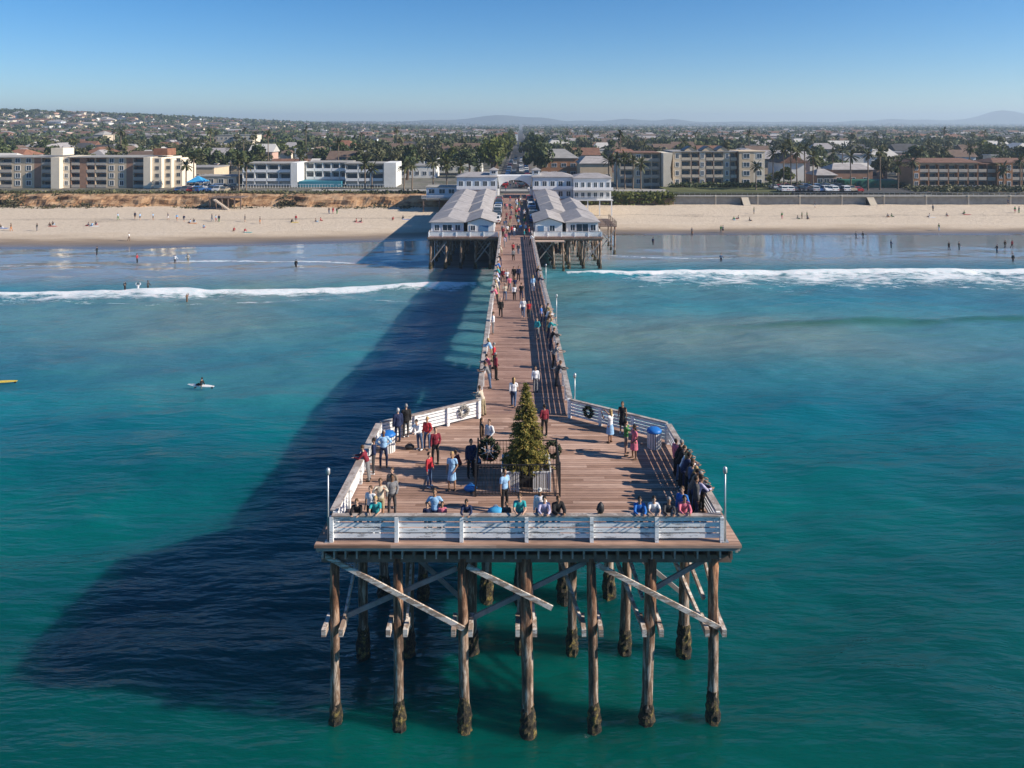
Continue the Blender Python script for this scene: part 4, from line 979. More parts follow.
for i, px in enumerate((694, 712, 727)):
    gable(r, XA(px-6), XA(px+6), 262.6, 268, zb+11.4, 1.3, 'y', m_roofg, ov=.2, hip=0, walls=m_tan)
# red roofed inn
r = building('inn', XA(985), 255, 'three storey orange inn with terracotta roof and white arched windows at the far right')
for (a, b, mt, n) in ((905, 912, m_orange, 1),(912, 970, m_grayst, 6),(970, 988, m_brownw, 2),(988, 1003, m_orange, 2),(1003, 1065, m_grayst, 6)):
    bays(r, XA(a)+.02, XA(b), 254 if mt is not m_orange else 253.4, zb, 2.45, 3, [(1,'b' if mt is not m_orange else 'w', mt if mt is not m_grayst else m_orange)]*n, 9.5, over=.01, body=mt, roofm=mt)
gable(r, XA(905), XA(972), 253.8, 265, zb+7.9, 1.2, 'x', M('brown_roof_tiles',(0.19,0.105,0.075),.9,.3,.8), hip=.5); gable(r, XA(985), XA(1068), 253.8, 265, zb+7.9, 1.2, 'x', M('brown_roof_tiles',(0.19,0.105,0.075),.9,.3,.8), hip=.5)
r = building('bungalow', XA(836), 268, 'low building with pale tiled roof and pink walls between palms left of the inn')
for a, b, y, h in ((822,842,262,3.4),(846,888,268,4.8)):
    MB().box(XA(a),XA(b),y,y+9,zb-.5,zb+h).build('wall', m_pink, r); gable(r, XA(a),XA(b),y,y+9,zb+h+.14,1.7,'x',m_shingle2,hip=.5)
    for k in range(3): win(r, (XA(a+(b-a)*(k+.5)/3), y, zb+1.7), 1.6, 1.2, 'y', -1, m_dgl)
MB().box(XA(842),XA(895),256,262,zb,zb+2.3).build('green_awning_wing', M('green_paint',(0.03,0.14,0.09),.6,.2,1), r)
# brick and pale buildings just behind the gatehouse
def block(name, px0, px1, Y, h, wallm, roofm, label, pitched=True, nw=4, floors=1, depth=14):
    z = H1(XA(px0,Y), Y); r = empty(name, (XA((px0+px1)/2,Y), Y, z)); tag(r, label, 'building')
    x0, x1 = XA(px0, Y), XA(px1, Y); MB().box(x0,x1,Y,Y+depth,z-1,z+h).build('wall', wallm, r)
    if pitched: gable(r, x0,x1,Y,Y+depth,z+h+.14,min(3,depth*.16),'x',roofm,hip=.4)
    else: MB().box(x0-.2,x1+.2,Y-.2,Y+depth+.2,z+h+.003,z+h+.35).build('roof', roofm, r)
    for fl in range(floors):
        for k in range(nw): win(r, (x0+(k+.5)*(x1-x0)/nw, Y, z+1.7+fl*3), min(2,(x1-x0)/nw*.5), 1.3, 'y', -1, m_dgl)
    return r
block('shop_building', 398, 436, 300, 4.2, m_whitest, m_roofg, 'low pale warehouse with a flat roof right of the white motel', False, 5)
block('shop_building', 437, 482, 330, 5.2, m_whitest, m_whitest, 'wide white flat roofed shop left of the avenue trees', False, 5)
block('shop_building', 540, 578, 300, 7.2, m_orange, m_roofg, 'orange brick hall with a broad grey roof right of the avenue', True, 4, 2, 22)
block('shop_building', 580, 612, 285, 6.0, m_tan, m_shingle2, 'tan building with a ridged roof behind the right wing of the gatehouse', True, 4, 1)
block('shop_building', 612, 640, 330, 7.0, m_pink, m_terra, 'pink walled building with tiled roof behind the tan condominium', True, 4, 2)
block('office_building', 215, 233, 500, 12.5, m_grayst, m_roofg, 'grey five storey office block behind the white motel', False, 4, 4, 20)
block('office_building', 233.6, 252, 495, 12.8, m_cream, m_roofg, 'cream five storey block with dark windows behind the white motel', False, 4, 4, 18)
block('shop_building', 182, 214, 285, 4.5, m_tan, m_roofg, 'tan flat roofed shop behind the beach car park left of the motel', False, 5)
block('shop_building', 196, 236, 262, 3.0, m_grayst, m_roofg, 'low grey kiosk building beside the canopy tent', False, 4, 1, 8)
block('church', 94, 103, 560, 12.0, m_grayst, m_roofg, 'grey church like hall with a steep roof among trees behind the apartments', True, 2, 1, 16)
block('shop_building', 0, 22, 330, 7.0, m_whitest, m_terra, 'white house with a terracotta roof behind the leftmost apartments', True, 3, 2)
block('warehouse', 965, 1010, 420, 5, m_whitest, m_whitest, 'long white flat roofed warehouse behind the inn', False, 6, 1, 30)
block('warehouse', 850, 905, 460, 5, m_whitest, m_roofg, 'pale warehouse with a grey roof behind the palms left of the inn', False, 6, 1, 24)
block('warehouse', 330, 352, 420, 8, m_cream, m_terra, 'cream building with a tiled roof rising behind the right half of the motel', True, 3, 2, 18)

# seawall, ramp, road, pavement
sw_ = empty('seawall', (100, 239, 2)); tag(sw_, 'long grey concrete seawall behind the beach on the right side', 'wall')
x = 46.0
while x < 420:
    MB().box(x, x+11.9, 237.6, 238.3, 1.8, 5.75+random.uniform(-.03,.03)).build('wall_section', m_conc, sw_)
    MB().box(x-.15, x+.25, 237.4, 238.28, 1.8, 6.0).build('pilaster', m_cream, sw_); x += 12
mb = MB(); x = 46.2
while x < 420: mb.box(x-.03,x+.03,237.9,237.96,5.8,6.75); x += 1.5
mb.box(46,420,237.9,237.96,6.7,6.76); mb.build('handrail', m_steel, sw_)
for (px, lbl) in ((742, 'pale concrete stair down the seawall below the condominium'), (868, 'pale concrete ramp stair down the seawall left of the inn')):
    x = Xat(px, 236, 4); st = MB()
    for k in range(12): st.box(x, x+2.0, 236.9-k*.32-.3, 237.58-k*.32+0.02*k, 2.2, 5.6-k*.28)
    o = st.build('beach_stair', m_cream, loc=(x,236,2.6)); tag(o, lbl, 'stairs')
rdm = m_asphalt
def sheet(name, x0, x1, y0, y1, z, mt, n=1):
    mb = MB(); mb.box(x0,x1,y0,y1,z-.3,z); o = mb.build(name, mt); tag(o, kind='structure'); return o
sheet('car_park', XA(180), XA(236)-1, 238.5, 254, 6.72, m_asphalt); sheet('car_park', XA(772), XA(900), 240.5, 260, 6.72, m_asphalt)
sheet('pavement', -60, 46, 243.3, 250, 6.76, m_conc); sheet('promenade', 46, 420, 238.4, 240.3, 5.9, m_conc)
sheet('car_park_lane', XA(772), XA(900), 240.3, 240.5, 6.0, m_conc)
gs = MB(); gs.box(46, XA(772)-.5, 240.5, 259, 6.2, 6.76); o = gs.build('lawn', M('lawn_grass',(0.10,0.11,0.04),.95,.35,.3)); tag(o, kind='structure')
# avenue: a sheet following the ground from the arch to the horizon
AX = lambda Y: 1.2+0.012*(Y-238)
def strip(name, off0, off1, dz, mt, y0=238, y1=2400):
    mb = MB(); y = y0
    while y < y1:
        y2 = y+12; a0, a1, b0, b1 = AX(y)+off0, AX(y)+off1, AX(y2)+off0, AX(y2)+off1
        mb.quad((a0,y,H1(a0,y)+dz),(a1,y,H1(a1,y)+dz),(b1,y2,H1(b1,y2)+dz),(b0,y2,H1(b0,y2)+dz)); y = y2
    o = mb.build(name, mt); tag(o, kind='structure')
m_brk = M('dark_paving', (0.16,0.14,0.13), .9, .3, .5)
strip('road', -4.6, 4.6, .14, m_asphalt); strip('pavement', -6.2, -4.6, .26, m_brk); strip('pavement', 4.6, 6.2, .26, m_brk)
nav = 0
ordw = ['first','second','third','fourth','fifth','sixth','seventh','eighth','ninth','tenth','eleventh','twelfth','thirteenth','fourteenth','fifteenth','sixteenth','seventeenth','eighteenth']
for side, off in (('left',-3.6),('right',3.6)):
    for i in range(16):
        Y = 262+i*10+random.uniform(-3,3); pc = random.choice(['white','silver','black','dark grey','blue','red'])
        x = AX(Y)+off; car(x, Y, H1(x,Y)+.15, R(-.7), 'suv' if random.random() < .4 else 'sedan', pc, f'{pc} car at the {side} kerb of the avenue, {ordw[i]} beyond the arch', 'cars parked along the avenue kerbs', full=i < 6)
for i in range(14):
    Y = 262+i*15+random.uniform(-8,8); o_ = random.choice((-1.5,1.5)); pc = random.choice(['white','silver','black','white']); x = AX(Y)+o_
    car(x, Y, H1(x,Y)+.15, R(180 if o_ < 0 else 0), 'sedan', pc, f'{pc} car driving on the avenue, {ordw[i]} one beyond the arch', 'cars driving on the avenue', full=i < 4)
row = 0
for (pa, pb, y, n, nm, grp) in ((182,232,241.5,8,'front row, left car park','cars in the left car park'),(184,232,249.5,8,'back row, left car park','cars in the left car park'),
      (776,856,242.5,13,'front row, right car park','cars in the right car park'),(778,850,251,12,'back row, right car park','cars in the right car park')):
    for i in range(n):
        if random.random() < .1: continue
        x = XA(pa+(pb-pa)*(i+.5)/n, 245); pc = random.choice(['white','silver','black','dark grey','blue','red','white','tan'])
        car(x, y+random.uniform(-.4,.4), 6.724, R(random.choice((0,180))+random.uniform(-3,3)), 'suv' if random.random() < .5 else 'sedan', pc, f'{pc} car, {ordw[i]} from the left, {nm}', grp)

# wooden beach stairs and lookout on the left bluff
bs = empty('beach_stairs', (Xat(232,230,5), 230, 2)); tag(bs, 'dark timber lookout deck with a stair running down the bluff left of the motel', 'stairs')
x0, x1 = Xat(213,231,6), Xat(245,231,6)
MB().box(x0, x1, 228, 234, 6.1, 6.3).build('deck', m_joist, bs)
for x in np.linspace(x0+.2, x1-.2, 6):
    MB().box(x-.15,x+.15,228,228.3,1.8,6.09).build('stilt', m_joist, bs)
mb = MB()
for z in (6.7,7.05,7.35): mb.box(x0,x1,227.95,228.02,z,z+.1)
for x in np.linspace(x0, x1-.1, 9): mb.box(x,x+.1,227.88,227.94,6.3,7.45)
mb.build('handrail', m_joist, bs)
mb = MB()
for k in range(14): mb.box(x1-2-.0+k*.38-5, x1-2+k*.38+.4-5, 226.2, 227.7, 6.0-k*.27-.3, 6.0-k*.27)
mb.build('steps', m_fascia, bs)

# ================================================================== VEGETATION
def rand_unit(n): v = RNG.normal(size=(n,3)); return v/np.linalg.norm(v, axis=1)[:,None]
def quads_mesh(name, C, U, V, mat):
    n = len(C); co = np.stack([C-U-V, C+U-V, C+U+V, C-U+V], 1).reshape(-1,3).astype(np.float32)
    me = bpy.data.meshes.new(name); me.vertices.add(4*n); me.vertices.foreach_set('co', co.ravel()); me.loops.add(4*n)
    me.loops.foreach_set('vertex_index', np.arange(4*n, dtype=np.int32)); me.polygons.add(n); me.polygons.foreach_set('loop_start', (np.arange(n)*4).astype(np.int32))
    me.materials.append(mat); me.update(calc_edges=True); return me
LM = [leafmat('leaves_dark', (0.025,0.045,0.018), (0.07,0.095,0.036), (0.12,0.13,0.05), .1), leafmat('leaves_olive', (0.045,0.055,0.024), (0.11,0.11,0.052), (0.17,0.16,0.08), .1),
      leafmat('leaves_bright', (0.04,0.06,0.012), (0.12,0.14,0.03), (0.20,0.20,0.05), .15)]
def crown_pts(n, lobes, rx, rz):
    C = []
    per = n//lobes
    for k in range(lobes):
        c = RNG.normal(size=3)*np.array([.42,.42,.30]); r = RNG.uniform(.32,.55)
        u = rand_unit(per); rr = RNG.uniform(.55,1.0,per)**.6
        C.append(c+u*rr[:,None]*r)
    C = np.concatenate(C); C[:,0:2] *= rx; C[:,2] *= rz; return C
def crown_mesh(name, n, lobes, rx, rz, s, mat):
    C = crown_pts(n, lobes, rx, rz); n = len(C); U = rand_unit(n); W = rand_unit(n); V = np.cross(U, W); V /= np.linalg.norm(V,axis=1)[:,None]+1e-6
    k = RNG.uniform(.6,1.3,(n,1))*s; return quads_mesh(name, C, U*k, V*k*.6, mat)
CR = [[crown_mesh('crown', 620, lb, 1, .75, .105, LM[j]) for lb in (6,9,12)] for j in range(3)]
TRK = MB().tube([(0,0,0),(.02,.01,.5),(0,0,1)], [.055,.04,.03], 7); TRK.tube([(0,0,.6),(.25,.1,1.15)], [.03,.012], 5); TRK.tube([(0,0,.65),(-.22,-.12,1.2)], [.028,.012], 5)
TRKM = TRK.mesh('trunk', m_bark)
def tree(x, y, h, wd, kind, label, group, z=None, name='tree', tall=1.0):
    z = H1(x,y) if z is None else z; r = empty(name, (x,y,z), random.uniform(0,6.28)); tag(r, label, 'tree', group)
    place(TRKM, 'trunk', r, (0,0,-.2), scale=(h*.9,h*.9,h*.55)); place(random.choice(CR[kind]), 'crown', r, (0,0,h*.62), scale=(wd,wd,h*.5*tall)); return r
# palms
def palm_mesh(n, seed):
    rd = random.Random(seed); mb = MB()
    for k in range(n):
        az = rd.uniform(0,2*PI); el = rd.uniform(-.9,1.25); L = rd.uniform(.85,1.15); p_ = Vector((0,0,0)); d = Vector((math.cos(az)*math.cos(el), math.sin(az)*math.cos(el), math.sin(el)))
        sd = Vector((-math.sin(az), math.cos(az), 0)); pw = .03; 
        for s in range(6):
            q = p_+d*L/6*1.9; d = (d+Vector((0,0,-.20))).normalized(); nw = .20*math.sin(PI*min(.95,(s+1)/6.3))+.02
            dr = Vector((0,0,-.45))
            mb.quad(p_, q, q+(sd+dr)*nw, p_+(sd+dr)*pw); mb.quad(p_, p_-(sd-dr)*pw, q-(sd-dr)*nw, q); p_ = q; pw = nw
    return mb
m_palm = leafmat('palm_fronds', (0.035,0.05,0.018), (0.085,0.095,0.035), (0.16,0.13,0.06), .15)
m_ptr = M('palm_trunk', (0.20,0.15,0.11), .9, .3, 3)
PM = [palm_mesh(26, s).mesh('crown', m_palm) for s in (1,2,3)]
PT = MB().tube([(0,0,0),(0,0,.05),(.01,.0,.5),(.015,0,1.0)], [.032,.022,.017,.016], 8).mesh('trunk', m_ptr)
def palm(x, y, h, label, group='palm trees along the seafront', z=None, s=1.15):
    z = H1(x,y) if z is None else z; r = empty('palm_tree', (x,y,z), random.uniform(0,6.28)); tag(r, label, 'palm tree', group)
    place(PT, 'trunk', r, (0,0,-.1), scale=(10.5,10.5,h)); place(random.choice(PM), 'crown', r, (0,0,h), scale=s*random.uniform(.9,1.1)); return r
PL = [(433,162,'left of the gatehouse, standing apart'),(447,164,'left of the gatehouse, second from the motel'),(461,166,'directly behind the gatehouse left wing'),(478,172,'short, behind the left cupola'),
 (574,168,'behind the ridge of the gatehouse right wing'),(598,166,'behind the right end of the gatehouse'),(609,160,'tall, just right of the gatehouse'),(617,158,'left of the tan condominium, tallest there'),(625,157,'in front of the tan condominium'),(633,160,'by the balconies of the tan condominium'),(641,163,'touching the tan wall of the condominium'),
 (756,166,'in front of the tan end block of the wide condominium'),(773,153,'just right of the wide condominium'),(784,149,'at the left of the car park, very tall'),(791,146,'tallest of the cluster over the car park'),(797,151,'in the car park cluster, leaning'),(805,148,'in the middle of the car park cluster'),(813,156,'thin, at the right of the car park cluster'),
 (833,152,'behind the pale tiled bungalow'),(842,149,'over the pale tiled bungalow, tall'),(851,156,'right of the pale tiled bungalow'),(868,154,'above the green awning wing'),(880,151,'left of the inn, tall'),(898,165,'short, beside the left end of the inn'),(913,161,'against the orange wall of the inn'),(1003,168,'in front of the orange wing of the inn'),(1020,160,'at the far right before the inn'),(922,152,'behind the inn roof, left'),(945,150,'behind the middle of the inn roof'),
 (246,164,'left end of the white motel'),(239,160,'taller one at the left end of the white motel'),(365,164,'in front of the blank motel wall side'),(372,168,'short, by the right half of the motel'),(404,166,'right of the white motel, leaning pair left'),(412,165,'right of the white motel, leaning pair right'),(262,158,'behind the left part of the motel'),(300,156,'behind the set back middle of the motel'),
 (34,160,'behind the leftmost apartments'),(60,150,'above the cream penthouse on the left'),(110,150,'above the middle of the brown apartments'),(186,165,'by the car park beside the cream wing'),(194,158,'tall, over the beach car park')]
for px, py, tx in PL:
    Y = random.uniform(246, 253) if px not in (478,574,598,34,60,110,262,300,833,842,922,945,262) else random.uniform(285, 320)
    if px in (433,447,461): Y = 236.5
    if 613 < px < 645: Y = 250
    zt = 26.1-(Y-EOFF)*(py-HOR)/F; x = Xat(px, Y); z0 = 6.7 if Y < 262 else H1(x, Y)
    palm(x, Y, max(4, zt-z0-.2), 'palm tree '+tx, z=z0, s=1.45)
# avenue trees
for side, px in (('left',-1),('right',1)):
    for i in range(18):
        Y = 300+i*19; x = AX(Y)+px*(8.6+random.uniform(-1,1)); tree(x, Y, 14.5+random.uniform(-2,1.5) if side == 'left' else 13+random.uniform(-2,1), 4.6, 2 if side == 'left' else 0, f'tall {"bright green" if side == "left" else "dark green"} tree, {ordw[i]} in the {side} row of the avenue', 'trees lining the avenue', tall=1.05)

# ---- town houses and trees
occupied = []
def free(x, y, rr):
    for a, b, c in occupied:
        if abs(x-a) < (c+rr) and abs(y-b) < (c+rr)*.8: return False
    return True
for a, b, Y0, Y1 in ((-200,-104,254,272),(-95,-40,258,276),(XA(622),XA(770),258,280),(XA(820),XA(1080),252,278)):
    x = a
    while x < b: occupied.append((x, (Y0+Y1)/2, 10)); x += 8
for o in [o for o in COL.objects if o.get('category') == 'building' or o.name.startswith(('church','warehouse'))]: occupied.append((o.location.x, o.location.y+8, 15))
WALLS = [('white',m_whitest),('cream',m_cream),('tan',m_tan),('grey',m_grayst),('pink',M('pink_stucco',(0.55,0.36,0.29),.85,.1,.6)),('pale blue',m_bluew)]
ROOFS = [('terracotta',M('weathered_terracotta',(0.20,0.105,0.07),.9,.3,.8)),('grey shingle',m_shingle),('brown shingle',M('brown_shingle',(0.16,0.11,0.085),.9,.25,.6)),('flat pale',M('pale_flat_roof',(0.52,0.50,0.47),.9,.12,.3)),('dark',M('dark_shingle',(0.07,0.07,0.075),.9,.25,.6))]
HB = MB().box(-.5,.5,-.5,.5,-.15,1).mesh('wall', m_whitest)
def roofmesh(kind):
    mb = MB()
    if kind == 'flat': mb.box(-.53,.53,-.53,.53,1.003,1.07)
    else:
        h = .25 if kind == 'hip' else .001; a,b,c,d = (-.56,-.58,.99),(.56,-.58,.99),(.56,.58,.99),(-.56,.58,.99); r0, r1 = (-.56+h,0,1.5),(.56-h,0,1.5)
        mb.poly([a,b,r1,r0]); mb.poly([c,d,r0,r1]); mb.poly([d,a,r0]); mb.poly([b,c,r1]); mb.poly([d,c,b,a])
    return mb.mesh('roof', m_shingle)
RMs = {k: roofmesh(k) for k in ('flat','hip','gable')}
WM = MB().box(-.09,.09,-.535,-.503,.32,.72).mesh('window', m_dgl); WM2 = MB().box(-.09,.09,-.535,-.503,.1,.32).mesh('window', m_dgl)
def zone(x, y):
    u = x/y; base = 'far' if y > 560 else 'midway' if y > 400 else 'close'
    return base+' '+('behind left apartments' if u < -.44 else 'behind left car park' if u < -.33 else 'behind white motel' if u < -.15 else 'left of avenue' if u < 0 else
          'right of avenue' if u < .13 else 'behind wide condominium' if u < .33 else 'behind right car park' if u < .47 else 'behind terracotta inn')
nh = 0; tries = 0; y = 285.0; HOUSES = []
while nh < 300 and y < 900:
    u = random.uniform(-.70,.70); x = u*y
    rr = random.uniform(5,8) if random.random() < .85 else random.uniform(9,13)
    tries += 1
    if tries % 2 == 0: y += 1.1
    if abs(x-AX(y)) < 15+rr or not free(x, y, rr): continue
    occupied.append((x,y,rr)); z = H1(x,y)
    wn_, wm_ = random.choice(WALLS); rk = random.choice(['hip','gable','flat','gable']); rn, rm = (random.choice([ROOFS[3],ROOFS[1],ROOFS[3]]) if rk == 'flat' else random.choice([ROOFS[0],ROOFS[1],ROOFS[2],ROOFS[4],ROOFS[2],ROOFS[3]]))
    sx, sy, sz = rr*random.uniform(1.4,1.9), rr*random.uniform(1.0,1.5), random.choice([3.4,3.6,5.8,6.2])
    zo = zone(x,y); kd = 'tall' if sz > 5 else 'low'
    r = empty('house', (x,y,z), random.choice((0,0,PI/2,PI))+random.uniform(-.05,.05)); tag(r, f'{kd} {wn_} house, {rn} roof, {zo}', 'house', f'{kd} {wn_} {rn} houses {zo}')
    place(HB, 'wall', r, scale=(sx,sy,sz), mats=[wm_]); place(RMs[rk], 'roof', r, scale=(sx,sy,sz if sz < 5 else sz), mats=[rm])
    if y < 430:
        for fx in (-.3,0,.3): place(WM, 'window', r, (fx*sx,0,0), scale=(sx,sy,sz))
    nh += 1
print('houses', nh, 'to y', y)
ylast = y
nt_ = 0; y = 262.0; tries = 0
while nt_ < 274 and y < 800:
    u = random.uniform(-.70,.70); x = u*y; tries += 1
    if tries % 2 == 0: y += 0.95
    if abs(x-AX(y)) < 16 or not free(x, y, 0.5) or (y < 285 and abs(x) < 40): continue
    kd = random.choice((0,0,1,1,2) if random.random() < .7 else (0,1)); h = random.uniform(6,13); wd = random.uniform(3.4,6.6)
    if random.random() < .13:
        zo = zone(x,y); palm(x, y, random.uniform(10,17), 'slender town palm '+zo, 'slender town palms '+zo, s=1.45); continue
    cn = ['dark green','olive','light green'][kd]; zo = zone(x,y); sz = 'tall' if h > 9 else 'low'
    tree(x, y, h, wd, kd, f'{sz} {cn} bushy tree {zo}', f'{sz} {cn} bushy trees {zo}'); nt_ += 1
print('trees', nt_, 'to y', y)
ytl = y
# the rest of the town, past the three hundred nearest
mats4 = [w_[1] for w_ in WALLS]; rf4 = [w_[1] for w_ in ROOFS]; mb = MB(); n = 0
Y_ = ylast
rg = np.random.default_rng(21)
for i in range(7000):
    y = float(ylast*0.98*math.exp(rg.uniform(0,1)*math.log(5200/ylast))); x = float(rg.uniform(-.72,.72)*y)
    if abs(x-AX(y)) < 12: continue
    z = H1(x,y); a, b, h = rg.uniform(5,11), rg.uniform(4,8), rg.choice([3.5,4,6,6.5,8]); mi = int(rg.integers(0,6)); ri = 6+int(rg.integers(0,5))
    mb.box(x-a,x+a,y-b,y+b,z-2,z+h,mi)
    if ri == 9 or rg.random() < .25: mb.box(x-a-.2,x+a+.2,y-b-.2,y+b+.2,z+h+.003,z+h+.4,9)
    else:
        rh = z+h+2.0; mb.quad((x-a-.4,y-b-.4,z+h-.05),(x+a+.4,y-b-.4,z+h-.05),(x+a-2,y,rh),(x-a+2,y,rh),ri); mb.quad((x+a+.4,y+b+.4,z+h-.05),(x-a-.4,y+b+.4,z+h-.05),(x-a+2,y,rh),(x+a-2,y,rh),ri)
        mb.poly([(x-a-.4,y+b+.4,z+h-.05),(x-a-.4,y-b-.4,z+h-.05),(x-a+2,y,rh)],ri); mb.poly([(x+a+.4,y-b-.4,z+h-.05),(x+a+.4,y+b+.4,z+h-.05),(x+a-2,y,rh)],ri)
o = mb.build('distant_houses', mats4+rf4); tag(o, 'hazy roofs and pale walls of the far town running to the horizon', 'houses', kind='stuff')
def scatter_trees(name, n, y0, y1, per, s, mat, label, seed, ua=-.73, ub=.73):
    rg = np.random.default_rng(seed); y = y0*np.exp(rg.uniform(0,1,n)*math.log(y1/y0)); x = rg.uniform(ua,ub,n)*y
    k = np.abs(x-(1.2+.012*(y-238))) > 9; x, y = x[k], y[k]; n = len(x); z = hgt(x[None,:], y[None,:])[0]
    h = rg.uniform(5,12,n); wd = rg.uniform(2.8,6,n)
    u = rg.normal(size=(n,per,3)); u /= np.linalg.norm(u,axis=2)[...,None]; u *= rg.uniform(.5,1.05,(n,per,1)); u[...,2] *= .8
    C = np.stack([x[:,None]+u[...,0]*wd[:,None], y[:,None]+u[...,1]*wd[:,None], z[:,None]+h[:,None]*.58+u[...,2]*h[:,None]*.5], -1).reshape(-1,3)
    U = rg.normal(size=C.shape); U /= np.linalg.norm(U,axis=1)[:,None]; W = rg.normal(size=C.shape); V = np.cross(U,W); V /= np.linalg.norm(V,axis=1)[:,None]
    kk = rg.uniform(.6,1.3,(len(C),1))*s; me = quads_mesh(name, C, U*kk, V*kk*.7, mat); o = bpy.data.objects.new(name, me); COL.objects.link(o); tag(o, label, 'trees', kind='stuff')
scatter_trees('distant_trees', 3600, ytl*.95, 1700, 46, 1.0, LM[0], 'dark green treetops packed between the houses of the middle distance', 5)
scatter_trees('distant_trees', 1700, ytl*.95, 1900, 46, 1.0, LM[1], 'olive treetops packed between the houses of the middle distance', 6)
scatter_trees('distant_trees', 14000, 1400, 6200, 14, 2.4, LM[0], 'hazy bluish woods and street trees reaching the horizon', 7)
scatter_trees('distant_trees', 1500, 620, 2000, 40, 1.2, LM[0], 'dark green woods between the pale houses of the left hillside', 8, -.74, -.2)
# bluff scrub and gardens
def scrub(name, n, fx, s, mat, label, cat='scrub'):
    P = np.array([fx() for _ in range(n)]); per = 10; C = np.repeat(P, per, 0)+RNG.normal(size=(n*per,3))*np.array([.7,.5,.32]); C[:,2] = np.maximum(C[:,2], np.repeat(P[:,2],per)+.02)
    U = rand_unit(len(C)); V = np.cross(U, rand_unit(len(C))); k = RNG.uniform(.6,1.3,(len(C),1))*s
    o = bpy.data.objects.new(name, quads_mesh(name, C, U*k, V*k*.6, mat)); COL.objects.link(o); tag(o, label, cat, kind='stuff')
m_scr = leafmat('scrub_leaves', (0.03,0.04,0.02), (0.10,0.09,0.05), (0.19,0.14,0.08))
def fx1():
    x = random.uniform(-185,-24); return (x, 237+abs(random.gauss(0,1.8)), 6.55)
def fx2():
    while True:
        x = random.uniform(-185,-24)
        if mnoise.noise(Vector((x*.045, 3, 0))) > -.15+random.uniform(-.2,.2): break
    return (x, 230.5+random.uniform(-1.4,1.2), 2.4+max(0,random.gauss(.2,.3)))
def fx3():
    while True:
        x = random.uniform(-185,-24)
        if mnoise.noise(Vector((x*.06, 9, 0))) > .05: break
    t = random.random(); return (x, 232+t*4, 3+t*3.3)
scrub('bluff_scrub', 1300, fx1, .32, LM[1], 'dark green ice plant and bushes along the top of the left bluff')
scrub('bluff_scrub', 1100, fx2, .3, m_scr, 'dry brown scrub at the foot of the left bluff'); scrub('bluff_scrub', 800, fx3, .3, m_scr, 'patches of dry scrub on the face of the left bluff')
scrub('garden_hedges', 600, lambda: (random.uniform(17,46), random.uniform(236,243), random.uniform(3.5,6.6)), .35, LM[2], 'green and yellow hedges right of the gatehouse above the sand', 'hedge')
scrub('garden_hedges', 600, lambda: (random.uniform(50,150), random.uniform(256,260), 6.6+random.random()*1.2), .35, LM[0], 'low garden shrubs in front of the condominiums', 'hedge')
scrub('garden_hedges', 500, lambda: (random.uniform(118,185), random.uniform(241,252), 6.6+random.random()*1.0), .35, LM[1], 'shrubs and grass in front of the terracotta inn', 'hedge')
bk = MB(); bk.box(16.9, 46, 237, 243.5, 1.5, 5.2); o = bk.build('garden_bank', M('bank_earth',(0.22,0.15,0.09),.95,.35,.6)); tag(o, kind='structure')

settle(E1, lambda o: setattr(o, 'location', o.location+Vector((0,-EOFF,-1.0))))
# ================================================================== PEOPLE
TMP = bpy.data.collections.new('tmp')
def remeshed(mb, vox, name, mat, smooth_it=4):
    me = mb.mesh(name+'_raw', mat); o = bpy.data.objects.new('tmp', me); COL.objects.link(o)
    rm = o.modifiers.new('r', 'REMESH'); rm.mode = 'VOXEL'; rm.voxel_size = vox; rm.use_smooth_shade = True
    sm = o.modifiers.new('s', 'SMOOTH'); sm.iterations = smooth_it; sm.factor = .5
    dg = bpy.context.evaluated_depsgraph_get(); ev = o.evaluated_get(dg); out = bpy.data.meshes.new_from_object(ev)
    out.name = name; out.materials.clear(); out.materials.append(mat); bpy.data.objects.remove(o); bpy.data.meshes.remove(me); return out
def nv(v): return Vector(v).normalized()
def figure(lean=0, turn=0, uaL=(-.18,.02,-1), faL=(-.05,.18,-1), uaR=None, faR=None, thL=(-.04,.03,-1), shL=(0,-.02,-1), thR=None, shR=None, head=(0,.1,1), sit=0, pel=None):
    """joints of a 1.72 m figure facing +y, feet on z=0; mirrored limbs unless given"""
    mir = lambda v: (-v[0], v[1], v[2])
    uaR = uaR or mir(uaL); faR = faR or mir(faL); thR = thR or mir(thL); shR = shR or mir(shL)
    J = {}
    P = Vector((0,0,0)); up = nv((0, math.sin(lean), math.cos(lean)))
    J['pel'] = P; J['ch'] = P+up*.30; J['nk'] = P+up*.50; hv = (up+Vector(head)*.5).normalized(); J['hd'] = J['nk']+hv*.17; J['hv'] = hv
    for s, n_, ua, fa, th, sh in ((-1,'L',uaL,faL,thL,shL),(1,'R',uaR,faR,thR,shR)):
        J['s'+n_] = J['ch']+up*.14+Vector((s*.175,0,0)); J['e'+n_] = J['s'+n_]+nv(ua)*.285; J['w'+n_] = J['e'+n_]+nv(fa)*.25; J['fa'+n_] = nv(fa)
        J['h'+n_] = P+Vector((s*.088,0,-.06)); J['k'+n_] = J['h'+n_]+nv(th)*.42; J['a'+n_] = J['k'+n_]+nv(sh)*.40
    dz = -min(J['aL'].z, J['aR'].z)+.075
    if pel is not None: dz = pel
    for k in J:
        if k not in ('hv','faL','faR'): J[k] = J[k]+Vector((0,0,dz))
    J['up'] = up; return J
def cap(mb, a, b, r0, r1, n=9):
    a, b = Vector(a), Vector(b); d = (b-a).normalized(); mb.tube([a-d*r0*.7, a-d*r0*.35, a, b, b+d*r1*.35, b+d*r1*.7], [r0*.55, r0*.88, r0, r1, r1*.88, r1*.55], n)
